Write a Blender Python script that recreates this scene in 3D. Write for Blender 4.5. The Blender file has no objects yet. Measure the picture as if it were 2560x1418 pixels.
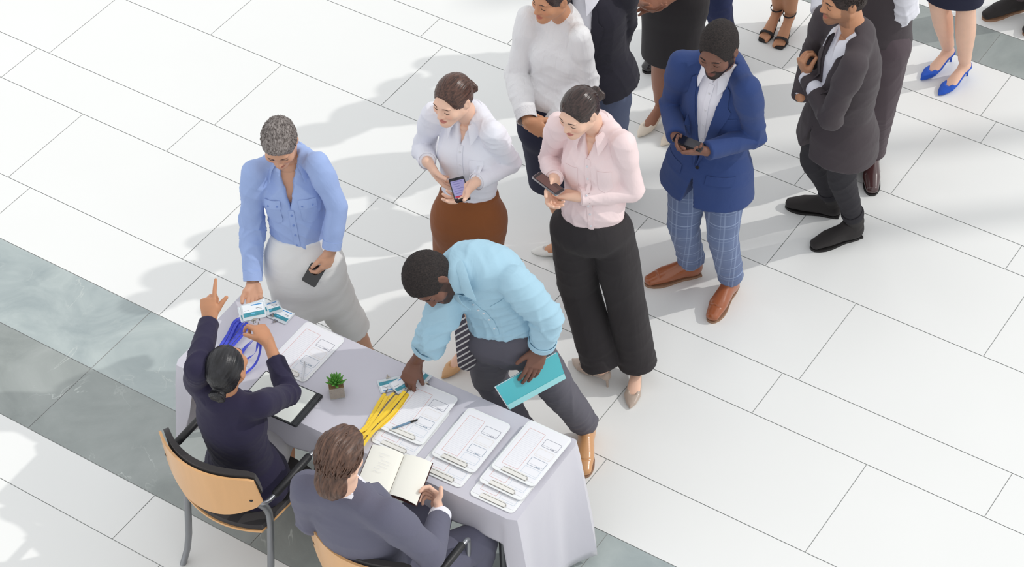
import bpy, bmesh, math, random
import numpy as np
from mathutils import Vector, Matrix
from mathutils.bvhtree import BVHTree

# ---------------------------------------------------------------- camera, sky, sun, exposure
sc = bpy.context.scene
F_PX, PITCH, ROLL, YAW, CAM_H = 5597.38, 0.78271689, -0.03947868, -0.60781136, 7.86
CAM_D = CAM_H / math.tan(PITCH)
_f = np.array([0, math.cos(PITCH), -math.sin(PITCH)]); _r = np.array([1., 0, 0]); _u = np.cross(_r, _f)
_c, _s = math.cos(ROLL), math.sin(ROLL)
_r, _u = _c * _r + _s * _u, -_s * _r + _c * _u
CAM = np.array([0, -CAM_D, CAM_H])
cam_data = bpy.data.cameras.new('camera'); cam = bpy.data.objects.new('camera', cam_data)
sc.collection.objects.link(cam); sc.camera = cam
cam_data.sensor_width = 36; cam_data.lens = F_PX / 2560 * 36; cam_data.clip_end = 200
cam.matrix_world = Matrix(((_r[0], _u[0], -_f[0], CAM[0]), (_r[1], _u[1], -_f[1], CAM[1]), (_r[2], _u[2], -_f[2], CAM[2]), (0, 0, 0, 1)))

world = bpy.data.worlds.new('sky'); sc.world = world; world.use_nodes = True
bg = world.node_tree.nodes['Background']; bg.inputs[0].default_value = (0.97, 0.985, 1.0, 1); bg.inputs[1].default_value = .97

SUN_EL = math.radians(39); SUN_AZ = np.array([-1.0, -0.10]) / math.hypot(1, .10)     # horizontal direction the light travels
SUN_DIR = np.array([SUN_AZ[0] * math.cos(SUN_EL), SUN_AZ[1] * math.cos(SUN_EL), -math.sin(SUN_EL)])
sd = bpy.data.lights.new('sun', 'SUN'); sd.energy = 1.3; sd.angle = math.radians(.7); sd.color = (1.0, .97, .93)
sun = bpy.data.objects.new('sun', sd); sc.collection.objects.link(sun)
sun.rotation_euler = Vector(SUN_DIR).to_track_quat('-Z', 'Y').to_euler(); sun.location = (8, 2, 9)
sc.view_settings.view_transform = 'Standard'; sc.view_settings.look = 'None'
sc.view_settings.exposure = 0.0; sc.view_settings.gamma = 1; sc.view_settings.use_curve_mapping = False

def P(x, y, z=0.0):
    """the point at height z seen at photo position (x, y)"""
    d = _f + (x - 1280) / F_PX * _r - (y - 709) / F_PX * _u
    return CAM + d * ((z - CAM_H) / d[2])

A = np.array
def nrm(v): v = A(v, float); return v / (np.linalg.norm(v) + 1e-12)

# ---------------------------------------------------------------- object helpers
COL = sc.collection
def mesh_obj(name, V, Fc, mats, parent=None, midx=None, smooth=True, attr=None, local=None):
    V = np.asarray(V, float)
    if local is not None: pass
    me = bpy.data.meshes.new(name)
    if isinstance(Fc, np.ndarray) and Fc.ndim == 2:
        k = Fc.shape[1]
        me.vertices.add(len(V)); me.vertices.foreach_set('co', V.astype(np.float32).ravel())
        me.loops.add(Fc.size); me.loops.foreach_set('vertex_index', Fc.astype(np.int32).ravel())
        me.polygons.add(len(Fc)); me.polygons.foreach_set('loop_start', np.arange(0, Fc.size, k, dtype=np.int32))
        try: me.polygons.foreach_set('loop_total', np.full(len(Fc), k, np.int32))
        except Exception: pass
        me.update(calc_edges=True)
    else:
        me.from_pydata([tuple(v) for v in V], [], [tuple(int(i) for i in f) for f in Fc]); me.update()
    me.polygons.foreach_set('use_smooth', np.full(len(me.polygons), smooth, bool))
    if not isinstance(mats, (list, tuple)): mats = [mats]
    for m in mats: me.materials.append(m)
    if midx is not None: me.polygons.foreach_set('material_index', np.asarray(midx, np.int32))
    if attr is not None:
        for an, av in attr.items():
            at = me.attributes.new(an, 'FLOAT', 'POINT'); at.data.foreach_set('value', np.asarray(av, np.float32))
    me.validate()
    if smooth and len(me.polygons) < 6000 and midx is None and hasattr(me, 'set_sharp_from_angle'): me.set_sharp_from_angle(angle=math.radians(42))
    o = bpy.data.objects.new(name, me); COL.objects.link(o)
    if parent is not None: adopt(o, parent)
    return o

def wmat(p):
    return wmat(p.parent) @ p.matrix_parent_inverse @ p.matrix_basis if p.parent else p.matrix_basis.copy()
def _unused(p):
    m = Matrix.LocRotScale(p.location, p.rotation_euler, p.scale)
    return wmat(p.parent) @ p.matrix_parent_inverse @ m if p.parent else m
def adopt(o, p):
    o.parent = p; o.matrix_parent_inverse = wmat(p).inverted()

def thing(name, label, cat, loc=(0, 0, 0), rotz=0, group=None):
    o = bpy.data.objects.new(name, None); COL.objects.link(o); o.empty_display_size = .1
    o.location = tuple(float(v) for v in loc); o.rotation_euler = (0, 0, rotz)
    o['label'] = label; o['category'] = cat
    if group: o['group'] = group
    return o
def tag(o, label, cat, group=None):
    o['label'] = label; o['category'] = cat
    if group: o['group'] = group
    return o

def copy_tree(o, parent=None):
    c = o.copy(); COL.objects.link(c)
    if parent: c.parent = parent
    for ch in list(o.children): copy_tree(ch, c)
    return c

# ---------------------------------------------------------------- materials
def mat(name, col, rough=.6, metal=0., spec=.4, weave=0., wscale=900, bump=0., bscale=14, bstretch=(1, 1, 1), sheen=0., coat=0., var=0., vscale=6, trans=0., sss=0.):
    m = bpy.data.materials.new(name); m.use_nodes = True; nt = m.node_tree; b = nt.nodes['Principled BSDF']
    b.inputs['Base Color'].default_value = (*col, 1); b.inputs['Roughness'].default_value = rough; b.inputs['Metallic'].default_value = metal
    b.inputs['Specular IOR Level'].default_value = spec
    if sheen: b.inputs['Sheen Weight'].default_value = sheen; b.inputs['Sheen Roughness'].default_value = .6
    if coat: b.inputs['Coat Weight'].default_value = coat; b.inputs['Coat Roughness'].default_value = .12
    if trans: b.inputs['Transmission Weight'].default_value = trans
    if sss:
        b.inputs['Subsurface Weight'].default_value = sss; b.inputs['Subsurface Radius'].default_value = (.012, .005, .003)
        b.inputs['Subsurface Scale'].default_value = .6
    L = nt.links.new; tc = nt.nodes.new('ShaderNodeTexCoord')
    if var:
        n = nt.nodes.new('ShaderNodeTexNoise'); n.inputs['Scale'].default_value = vscale; n.inputs['Detail'].default_value = 5
        L(tc.outputs['Object'], n.inputs['Vector'])
        mx = nt.nodes.new('ShaderNodeMix'); mx.data_type = 'RGBA'
        mx.inputs[6].default_value = (*[c * (1 - var) for c in col], 1); mx.inputs[7].default_value = (*[min(1, c * (1 + var)) for c in col], 1)
        L(n.outputs['Fac'], mx.inputs[0]); L(mx.outputs[2], b.inputs['Base Color'])
    last = None
    if bump:
        mp = nt.nodes.new('ShaderNodeMapping'); mp.inputs['Scale'].default_value = bstretch
        n2 = nt.nodes.new('ShaderNodeTexNoise'); n2.inputs['Scale'].default_value = bscale; n2.inputs['Detail'].default_value = 3; n2.inputs['Distortion'].default_value = .6
        L(tc.outputs['Object'], mp.inputs[0]); L(mp.outputs[0], n2.inputs['Vector'])
        bp = nt.nodes.new('ShaderNodeBump'); bp.inputs['Strength'].default_value = bump; bp.inputs['Distance'].default_value = .02
        L(n2.outputs['Fac'], bp.inputs['Height']); last = bp
    if weave:
        n3 = nt.nodes.new('ShaderNodeTexNoise'); n3.inputs['Scale'].default_value = wscale; n3.inputs['Detail'].default_value = 1
        L(tc.outputs['Object'], n3.inputs['Vector'])
        b3 = nt.nodes.new('ShaderNodeBump'); b3.inputs['Strength'].default_value = weave; b3.inputs['Distance'].default_value = .001
        L(n3.outputs['Fac'], b3.inputs['Height'])
        if last: L(last.outputs[0], b3.inputs['Normal'])
        last = b3
    if last: L(last.outputs[0], b.inputs['Normal'])
    return m

def srgb(r, g, b):
    return tuple(((c / 255) / 12.92 if c / 255 <= .04045 else ((c / 255 + .055) / 1.055) ** 2.4) for c in (r, g, b))

def skin_mat(name, col, lip, beard):
    m = mat(name, col, rough=.48, spec=.35, sss=.12, var=.06, vscale=22)
    nt = m.node_tree; L = nt.links.new; b = nt.nodes['Principled BSDF']
    src = b.inputs['Base Color'].links[0].from_socket
    for an, c in (('lip', lip), ('beard', beard), ('blush', (min(1, col[0] * 1.12), col[1] * .72, col[2] * .62))):
        at = nt.nodes.new('ShaderNodeAttribute'); at.attribute_name = an
        mx = nt.nodes.new('ShaderNodeMix'); mx.data_type = 'RGBA'; mx.inputs[7].default_value = (*c, 1)
        L(at.outputs['Fac'], mx.inputs[0]); L(src, mx.inputs[6]); src = mx.outputs[2]
    L(src, b.inputs['Base Color'])
    return m

def hair_mat(name, c1, c2, rough=.38, scale=(60, 7, 60), bump=.35):
    m = mat(name, c1, rough=rough, spec=.45)
    nt = m.node_tree; L = nt.links.new; b = nt.nodes['Principled BSDF']
    tc = nt.nodes.new('ShaderNodeTexCoord'); mp = nt.nodes.new('ShaderNodeMapping'); mp.inputs['Scale'].default_value = scale
    n = nt.nodes.new('ShaderNodeTexNoise'); n.inputs['Scale'].default_value = 1; n.inputs['Detail'].default_value = 4; n.inputs['Roughness'].default_value = .6
    L(tc.outputs['Object'], mp.inputs[0]); L(mp.outputs[0], n.inputs['Vector'])
    rp = nt.nodes.new('ShaderNodeValToRGB'); rp.color_ramp.elements[0].position = .35; rp.color_ramp.elements[1].position = .68
    rp.color_ramp.elements[0].color = (*c1, 1); rp.color_ramp.elements[1].color = (*c2, 1)
    L(n.outputs['Fac'], rp.inputs[0]); L(rp.outputs[0], b.inputs['Base Color'])
    bp = nt.nodes.new('ShaderNodeBump'); bp.inputs['Strength'].default_value = bump; bp.inputs['Distance'].default_value = .004
    L(n.outputs['Fac'], bp.inputs['Height']); L(bp.outputs[0], b.inputs['Normal'])
    return m

# ---------------------------------------------------------------- implicit surface kernel
class Sweep:
    """tapered tube of elliptic section along a polyline"""
    def __init__(s, pts, a, b=None, side=None, f0=False, f1=False, fold=None):
        s.p = A(pts, float); n = len(s.p); s.a = np.broadcast_to(A(a, float), n); s.b = np.broadcast_to(A(a if b is None else b, float), n)
        if side is None:
            t = nrm(s.p[-1] - s.p[0]); q = np.cross(t, [0, 0, 1.]); side = q if np.linalg.norm(q) > .1 else A([1., 0, 0])
        s.s = np.broadcast_to(A(side, float), (n, 3)); s.f0, s.f1, s.fold = f0, f1, fold
        s.r = max(s.a.max(), s.b.max())
    def box(s):
        return s.p.min(0) - s.r, s.p.max(0) + s.r
    def __call__(s, X):
        best = np.full(len(X), 1e9, np.float32); n = len(s.p)
        qx = np.zeros_like(best); qy = np.zeros_like(best); qw = np.zeros_like(best); ra = np.ones_like(best); rb = np.ones_like(best); ss = np.zeros_like(best)
        cum = 0.; cap = np.full(len(X), -1e9, np.float32)
        for i in range(n - 1):
            p0, p1 = s.p[i], s.p[i + 1]; d = p1 - p0; L = np.linalg.norm(d) + 1e-9; T = d / L
            rel = X - p0; al = rel @ T; t = np.clip(al / L, 0, 1)
            if i == 0 and s.f0: t = np.where(al < 0, al / L, t)
            if i == n - 2 and s.f1: t = np.where(al > L, al / L, t)
            q = rel - np.outer(t * L, T); d2 = (q * q).sum(1); m = d2 < best
            tt = np.clip(t, 0, 1)
            sd = s.s[i] + (s.s[i + 1] - s.s[i]) * .5; sx = nrm(sd - T * (sd @ T)); sy = np.cross(sx, T)
            best = np.where(m, d2, best); qx = np.where(m, q @ sx, qx); qy = np.where(m, q @ sy, qy); qw = np.where(m, q @ T, qw)
            ra = np.where(m, s.a[i] + (s.a[i + 1] - s.a[i]) * tt, ra); rb = np.where(m, s.b[i] + (s.b[i + 1] - s.b[i]) * tt, rb)
            ss = np.where(m, cum + tt * L, ss); cum += L
        if s.fold:
            amp, lam, ph = s.fold[:3]; th = np.arctan2(qy, qx)
            g = np.sin(6.2832 * ss / lam + 1.7 * np.sin(th + ph) + ph * 3) * (.5 + .5 * np.sin(1.3 * 6.28 * ss / (lam * 2.3) + th * 2 + ph))
            if len(s.fold) > 3: g = g * np.exp(-((ss - s.fold[3]) / s.fold[4]) ** 2)
            ra = ra + amp * g; rb = rb + amp * g
        rc = np.minimum(ra, rb)
        k0 = np.sqrt((qx / ra) ** 2 + (qy / rb) ** 2 + (qw / rc) ** 2) + 1e-6
        k1 = np.sqrt((qx / ra ** 2) ** 2 + (qy / rb ** 2) ** 2 + (qw / rc ** 2) ** 2) + 1e-6
        dd = k0 * (k0 - 1) / k1
        if s.f0: dd = np.maximum(dd, -((X - s.p[0]) @ nrm(s.p[1] - s.p[0])))
        if s.f1: dd = np.maximum(dd, (X - s.p[-1]) @ nrm(s.p[-1] - s.p[-2]))
        return dd.astype(np.float32)

class Ell:
    def __init__(s, c, r, R=None):
        s.c = A(c, float); s.r = A(r, float) * np.ones(3); s.R = np.eye(3) if R is None else A(R, float)
    def box(s): m = s.r.max(); return s.c - m, s.c + m
    def __call__(s, X):
        q = (X - s.c) @ s.R; k0 = np.sqrt(((q / s.r) ** 2).sum(1)) + 1e-6; k1 = np.sqrt(((q / s.r ** 2) ** 2).sum(1)) + 1e-6
        return (k0 * (k0 - 1) / k1).astype(np.float32)

class Prism:
    """convex prism: planes (point, outward normal)"""
    def __init__(s, planes, box): s.pl = [(A(p, float), nrm(n)) for p, n in planes]; s.b = box
    def box(s): return A(s.b[0], float), A(s.b[1], float)
    def __call__(s, X):
        d = np.full(len(X), -1e9)
        for p, n in s.pl: d = np.maximum(d, (X - p) @ n)
        return d.astype(np.float32)

def snets(D, lo, h):
    S = D < 0; nx, ny, nz = D.shape
    cor = [(i, j, k) for i in (0, 1) for j in (0, 1) for k in (0, 1)]
    sl = lambda M, c: M[c[0]:nx - 1 + c[0], c[1]:ny - 1 + c[1], c[2]:nz - 1 + c[2]]
    cnt = sum(sl(S, c).astype(np.uint8) for c in cor); act = (cnt > 0) & (cnt < 8)
    idx = np.argwhere(act); n = len(idx)
    vals = np.stack([D[idx[:, 0] + c[0], idx[:, 1] + c[1], idx[:, 2] + c[2]] for c in cor], 1)
    pos = np.zeros((n, 3)); num = np.zeros(n)
    for a in range(8):
        for b in range(a + 1, 8):
            ca, cb = A(cor[a]), A(cor[b])
            if abs(ca - cb).sum() != 1: continue
            va, vb = vals[:, a], vals[:, b]; m = (va < 0) != (vb < 0)
            t = np.where(m, va / np.where(m, va - vb, 1), 0)
            pos += np.where(m[:, None], ca + (cb - ca) * t[:, None], 0); num += m
    V = lo + h * (idx + pos / num[:, None])
    vid = np.full(act.shape, -1, np.int64); vid[act] = np.arange(n)
    Fs = []
    for ax in range(3):
        sh = [nx, ny, nz]; sh[ax] -= 1
        a0 = [slice(None)] * 3; a1 = [slice(None)] * 3; a0[ax] = slice(0, -1); a1[ax] = slice(1, None)
        sa, sb = S[tuple(a0)], S[tuple(a1)]; ch = sa != sb
        o1, o2 = [k for k in range(3) if k != ax]
        e = np.argwhere(ch); e = e[(e[:, o1] > 0) & (e[:, o2] > 0) & (e[:, o1] < vid.shape[o1]) & (e[:, o2] < vid.shape[o2])]
        def cell(d1, d2):
            q = e.copy(); q[:, o1] += d1; q[:, o2] += d2; return vid[q[:, 0], q[:, 1], q[:, 2]]
        quad = np.stack([cell(-1, -1), cell(0, -1), cell(0, 0), cell(-1, 0)], 1)
        ins = sa[e[:, 0], e[:, 1], e[:, 2]]
        if ax == 1: ins = ~ins
        quad = np.where(ins[:, None], quad, quad[:, ::-1]); quad = quad[(quad >= 0).all(1)]
        Fs.append(quad)
    return V, np.concatenate(Fs)

def build(prims, h, noise=None, ext=0.):
    """prims: (prim, op, k); op 'u' union, 's' subtract, 'i' keep inside"""
    los, his = zip(*[p[0].box() for p in prims if p[1] == 'u'])
    lo = np.min(los, 0) - 3 * h - ext; hi = np.max(his, 0) + 3 * h + ext
    n = np.ceil((hi - lo) / h).astype(int) + 1
    D = np.full(n, .05, np.float32)
    ax = [lo[i] + h * np.arange(n[i]) for i in range(3)]
    for pr, op, k in prims:
        b0, b1 = pr.box(); mg = k + 2.5 * h
        i0 = np.clip(((b0 - mg - lo) / h).astype(int), 0, n - 1); i1 = np.clip(np.ceil((b1 + mg - lo) / h).astype(int) + 1, 1, n)
        if op == 'i': i0 = np.zeros(3, int); i1 = n
        if (i1 <= i0).any(): continue
        g = np.stack(np.meshgrid(ax[0][i0[0]:i1[0]], ax[1][i0[1]:i1[1]], ax[2][i0[2]:i1[2]], indexing='ij'), -1)
        shp = g.shape[:3]; d = pr(g.reshape(-1, 3)).reshape(shp)
        sub = D[i0[0]:i1[0], i0[1]:i1[1], i0[2]:i1[2]]
        k = max(k, 1e-5)
        if op == 'u':
            q = np.clip(.5 + .5 * (sub - d) / k, 0, 1); r = sub + (d - sub) * q - k * q * (1 - q)
        else:
            if op == 's': d = -d
            q = np.clip(.5 - .5 * (sub - d) / k, 0, 1); r = sub + (d - sub) * q + k * q * (1 - q)
        D[i0[0]:i1[0], i0[1]:i1[1], i0[2]:i1[2]] = r
    V, Fc = snets(D, lo, h)
    if noise: V = V + normals(V, Fc) * noise(V)[:, None]
    return V, Fc

def normals(V, Fc):
    p = V[Fc]; fn = np.cross(p[:, 2] - p[:, 0], p[:, 3] - p[:, 1]); N = np.zeros_like(V)
    for k in range(4): np.add.at(N, Fc[:, k], fn)
    return N / (np.linalg.norm(N, axis=1)[:, None] + 1e-12)

def folds(amp, lam=.07, seed=0, vert=1.0, centers=None, base=.45):
    """soft cloth creases, stronger round the given joints"""
    rs = np.random.RandomState(seed); ks = []
    for i in range(4):
        d = nrm(rs.normal(size=3) * A([1, 1, 1.5 * vert])); ks.append((d * 3.14 / (lam * rs.uniform(.8, 1.7)), rs.uniform(0, 6.28), rs.normal(size=3) * 7, rs.uniform(0, 6.28)))
    def fn(V):
        r = np.zeros(len(V))
        for k, ph, k2, p2 in ks:
            w = 1 - np.abs(np.sin(V @ k + ph + 1.3 * np.sin(V @ k2 + p2))); gate = np.clip(.35 + .9 * np.sin(V @ (k2 * 1.1) + ph * 2), 0, 1)
            r += (w ** 2) * gate
        r += .5 * np.sin(V @ (ks[0][2] * 1.6) + 1) * np.sin(V @ (ks[1][2] * 1.4))
        wt = np.full(len(V), base)
        for c, rad, a in (centers or []): wt = wt + a * np.exp(-((V - c) ** 2).sum(1) / rad ** 2)
        return amp * r * wt
    return fn

def merge(parts):
    Vs, Fs, n = [], [], 0; at = {}
    for V, Fc, *rest in parts:
        Vs.append(V); Fs.append(Fc + n); n += len(V)
    names = set(k for p in parts if len(p) > 2 for k in p[2])
    for k in names: at[k] = np.concatenate([p[2][k] if len(p) > 2 and k in p[2] else np.zeros(len(p[0])) for p in parts])
    return np.concatenate(Vs), np.concatenate(Fs), at

# ---------------------------------------------------------------- explicit shapes (quads)
def tube(pts, r, n=8, caps=True, rb=None, side=None, smooth=0):
    """round or oval rod along points"""
    pts = [A(p, float) for p in pts]
    r = list(np.broadcast_to(r, len(pts))); rb = r if rb is None else list(np.broadcast_to(rb, len(pts)))
    for _ in range(smooth):
        q, rr, r2 = [pts[0]], [r[0]], [rb[0]]
        for i in range(len(pts) - 1):
            q += [pts[i] * .75 + pts[i + 1] * .25, pts[i] * .25 + pts[i + 1] * .75]; rr += [r[i] * .75 + r[i + 1] * .25, r[i] * .25 + r[i + 1] * .75]; r2 += [rb[i] * .75 + rb[i + 1] * .25, rb[i] * .25 + rb[i + 1] * .75]
        pts, r, rb = q + [pts[-1]], rr + [r[-1]], r2 + [rb[-1]]
    m = len(pts); V = []; prev = None
    for i in range(m):
        t = nrm(pts[min(i + 1, m - 1)] - pts[max(i - 1, 0)])
        if side is not None: s = nrm(A(side) - t * (A(side) @ t))
        elif prev is None:
            q = np.cross(t, [0, 0, 1.]); s = nrm(q) if np.linalg.norm(q) > .05 else nrm(np.cross(t, [0, 1., 0]))
        else: s = nrm(prev - t * (prev @ t))
        prev = s; u = np.cross(s, t)
        for k in range(n):
            a = 6.28318 * k / n; V.append(pts[i] + s * math.cos(a) * r[i] + u * math.sin(a) * rb[i])
    Fc = [[i * n + k, i * n + (k + 1) % n, (i + 1) * n + (k + 1) % n, (i + 1) * n + k] for i in range(m - 1) for k in range(n)]
    if caps:
        V += [pts[0], pts[-1]]; c0, c1 = len(V) - 2, len(V) - 1
        Fc += [[c0, (k + 1) % n, k, k] for k in range(n)] + [[c1, (m - 1) * n + k, (m - 1) * n + (k + 1) % n, (m - 1) * n + (k + 1) % n] for k in range(n)]
    return A(V), A(Fc)

def tri_fix(Fc):
    return [tuple(dict.fromkeys(int(i) for i in f)) for f in Fc]

def slab(G, th, close_u=False):
    """grid of points (n,m,3) thickened along its normals into a closed sheet"""
    G = A(G, float); n, m = G.shape[:2]
    du = np.gradient(G, axis=0); dv = np.gradient(G, axis=1); N = np.cross(du, dv); N /= np.linalg.norm(N, axis=2)[..., None] + 1e-12
    T = G + N * th; V = np.concatenate([G.reshape(-1, 3), T.reshape(-1, 3)]); o = n * m
    id_ = lambda i, j: i * m + j
    Fc = []
    for i in range(n - 1):
        for j in range(m - 1):
            a, b, c, d = id_(i, j), id_(i + 1, j), id_(i + 1, j + 1), id_(i, j + 1)
            Fc.append([o + a, o + b, o + c, o + d]); Fc.append([d, c, b, a])
    ring = [id_(i, 0) for i in range(n)] + [id_(n - 1, j) for j in range(1, m)] + [id_(i, m - 1) for i in range(n - 2, -1, -1)] + [id_(0, j) for j in range(m - 2, 0, -1)]
    for k in range(len(ring)):
        a, b = ring[k], ring[(k + 1) % len(ring)]; Fc.append([a, b, o + b, o + a])
    return V, A(Fc)

def boxv(lo, hi, bev=0.0):
    x0, y0, z0 = lo; x1, y1, z1 = hi
    V = A([[x0, y0, z0], [x1, y0, z0], [x1, y1, z0], [x0, y1, z0], [x0, y0, z1], [x1, y0, z1], [x1, y1, z1], [x0, y1, z1]], float)
    return V, A([[3, 2, 1, 0], [4, 5, 6, 7], [0, 1, 5, 4], [1, 2, 6, 5], [2, 3, 7, 6], [3, 0, 4, 7]])

def rrect(w, h, r, n=5):
    pts = []
    for cx, cy, a0 in ((w / 2 - r, h / 2 - r, 0), (-w / 2 + r, h / 2 - r, 90), (-w / 2 + r, -h / 2 + r, 180), (w / 2 - r, -h / 2 + r, 270)):
        for k in range(n + 1):
            a = math.radians(a0 + 90 * k / n); pts.append((cx + r * math.cos(a), cy + r * math.sin(a)))
    return pts
def plate(pts2, z0, z1, fr=None):
    """flat plate with outline pts2; fr maps local xyz to world"""
    n = len(pts2); V = A([(x, y, z0) for x, y in pts2] + [(x, y, z1) for x, y in pts2], float)
    Fc = [tuple(range(n - 1, -1, -1)), tuple(range(n, 2 * n))] + [(k, (k + 1) % n, n + (k + 1) % n, n + k) for k in range(n)]
    return (V if fr is None else fr(V)), Fc
def cat(parts):
    """join (V, faces) lists for from_pydata"""
    Vs, Fs, n = [], [], 0
    for V, Fc in parts:
        Vs.append(A(V, float)); Fs += [tuple(int(i) + n for i in dict.fromkeys(int(q) for q in f)) for f in Fc]; n += len(V)
    return np.concatenate(Vs), Fs
# ---------------------------------------------------------------- bodies
PROF = {
 'm': dict(t=[-.15, 0, .2, .45, .70, .86, .97], a=[.146, .154, .138, .148, .158, .120, .060], b=[.100, .112, .098, .108, .112, .085, .058]),
 'f': dict(t=[-.15, 0, .2, .45, .70, .86, .97], a=[.146, .150, .112, .116, .126, .096, .048], b=[.098, .106, .082, .088, .092, .070, .048])}
# widening of garments over the body, same stations
OFF = {'shirt': [.004, .004, .008, .014, .010, .006, .006], 'blouse': [.002, .002, .006, .016, .014, .010, .010],
       'jacket': [.044, .040, .030, .026, .024, .024, .018], 'suitback': [.030, .034, .034, .036, .036, .034, .018]}

class Person:
    def __init__(s, J, S, sex, hf, hu=(0, 0, 1)):
        s.J = {k: A(v, float) for k, v in J.items()}; J = s.J; s.S = S; s.sex = sex; s.k = S / (1.8 if sex == 'm' else 1.7)
        for q in 'LR':            # the ankle sits above the heel of the shoe
            t, an = s.J[q + 'to'], s.J[q + 'an']; dd = t - an; dd[2] = 0; L = (.300 if sex == 'm' else .248) - .052; an2 = t - nrm(dd) * L; an2[2] = an[2]; s.J[q + 'an'] = an2
        s.pts = [J['pel'], J['neck']] if 'mid' not in J else [J['pel'], J['mid'], J['neck']]
        s.up = nrm(J['neck'] - J['pel']); s.ls = nrm(J['Lsh'] - J['Rsh']); s.lh = nrm(J['Lhip'] - J['Rhip'])
        s.fs = nrm(np.cross(s.ls, s.up)); s.fh = nrm(np.cross(s.lh, s.up))
        f = nrm(hf); u = nrm(A(hu, float) - f * (A(hu, float) @ f)); s.HR = np.stack([np.cross(f, u), f, u], 1)   # columns right, front, up
        s.hk = (1.0 if sex == 'm' else .94); s.HO = J['head'] - s.HR @ A([0, -.012, .028]) * s.hk
    def spine(s, t):
        if len(s.pts) == 2: c = s.pts[0] + (s.pts[1] - s.pts[0]) * t
        else:
            p0, p1, p2 = s.pts; c1 = 2 * p1 - .5 * (p0 + p2); c = (1 - t) ** 2 * p0 + 2 * t * (1 - t) * c1 + t * t * p2
            if t < 0: c = p0 + (c1 - p0) * 2 * t
        return c
    def frame(s, t):
        T = nrm(s.spine(t + .02) - s.spine(t - .02)); l = s.lh + (s.ls - s.lh) * min(max(t, 0), 1); l = nrm(l - T * (l @ T)); return l, np.cross(l, T), T
    def torso(s, kind=None, t0=-.15, t1=.97, n=9, fold=None, flat0=True, da=0., flat1=False, shift=.0, hem=0.):
        pr = PROF[s.sex]; ts = np.linspace(t0, t1, n); off = OFF[kind] if kind else [-.02, -.02, -.02, -.02, -.008, -.006, -.004]
        if kind is None and da > 0: off = [0] * 7
        a = (np.interp(ts, pr['t'], pr['a']) + np.interp(ts, pr['t'], off) + da) * s.k + hem * np.clip(.2 - ts, 0, 1)
        b = (np.interp(ts, pr['t'], pr['b']) + np.interp(ts, pr['t'], off) + da) * s.k + hem * np.clip(.2 - ts, 0, 1)
        fr = [s.frame(t) for t in ts]
        return Sweep([s.spine(t) + fr[i][1] * shift for i, t in enumerate(ts)], a, b, [q[0] for q in fr], flat0, flat1, fold)
    def shoulders(s, r):
        J = s.J; t = s.spine(.95); b = -s.fs * .012; d = -s.up * .006
        u = s.up * .010
        return Sweep([J['Rsh'] + s.ls * .016 + b + d, (J['Rsh'] + t) / 2 + b * 1.5 + u, t + b * 2, (J['Lsh'] + t) / 2 + b * 1.5 + u, J['Lsh'] - s.ls * .016 + b + d], [r * .86, r * 1.02, r * 1.04, r * 1.02, r * .86], None)
    def bust(s, da=0.0):
        o = []
        if s.sex == 'f':
            l, f, T = s.frame(.62); c = s.spine(.62)
            for sg in (-1, 1): o.append((Ell(c + l * sg * .066 * s.k + f * .052 * s.k, .046 * s.k + da), 'u', .055))
        return o
    def armtop(s, side, rs):
        J = s.J; a, e = J[side + 'sh'], J[side + 'el']; return Sweep([a, a * .72 + e * .28], A([rs[0] * .97, rs[0] * .5 + rs[1] * .5]) * s.k)
    def arm(s, side, rs, upto=1.0, fold=None, flat=True):
        J = s.J; a, e, w = J[side + 'sh'], J[side + 'el'], J[side + 'wr']; w2 = e + (w - e) * upto
        pts = [a, a * .5 + e * .5, e, e * .5 + w2 * .5, w2]
        return Sweep(pts, A(rs) * s.k, None, None, False, flat, fold)
    def leg(s, side, rs, z_end=None, fold=None, upto=1.0, rb=None):
        J = s.J; h, k, a = J[side + 'hip'], J[side + 'kn'], J[side + 'an']; a2 = k + (a - k) * upto
        pts = [h, h * .5 + k * .5, k, k * .5 + a2 * .5, a2]
        return Sweep(pts, A(rs) * s.k, None if rb is None else A(rb) * s.k, [s.lh] * 5, False, True, fold)

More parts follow.
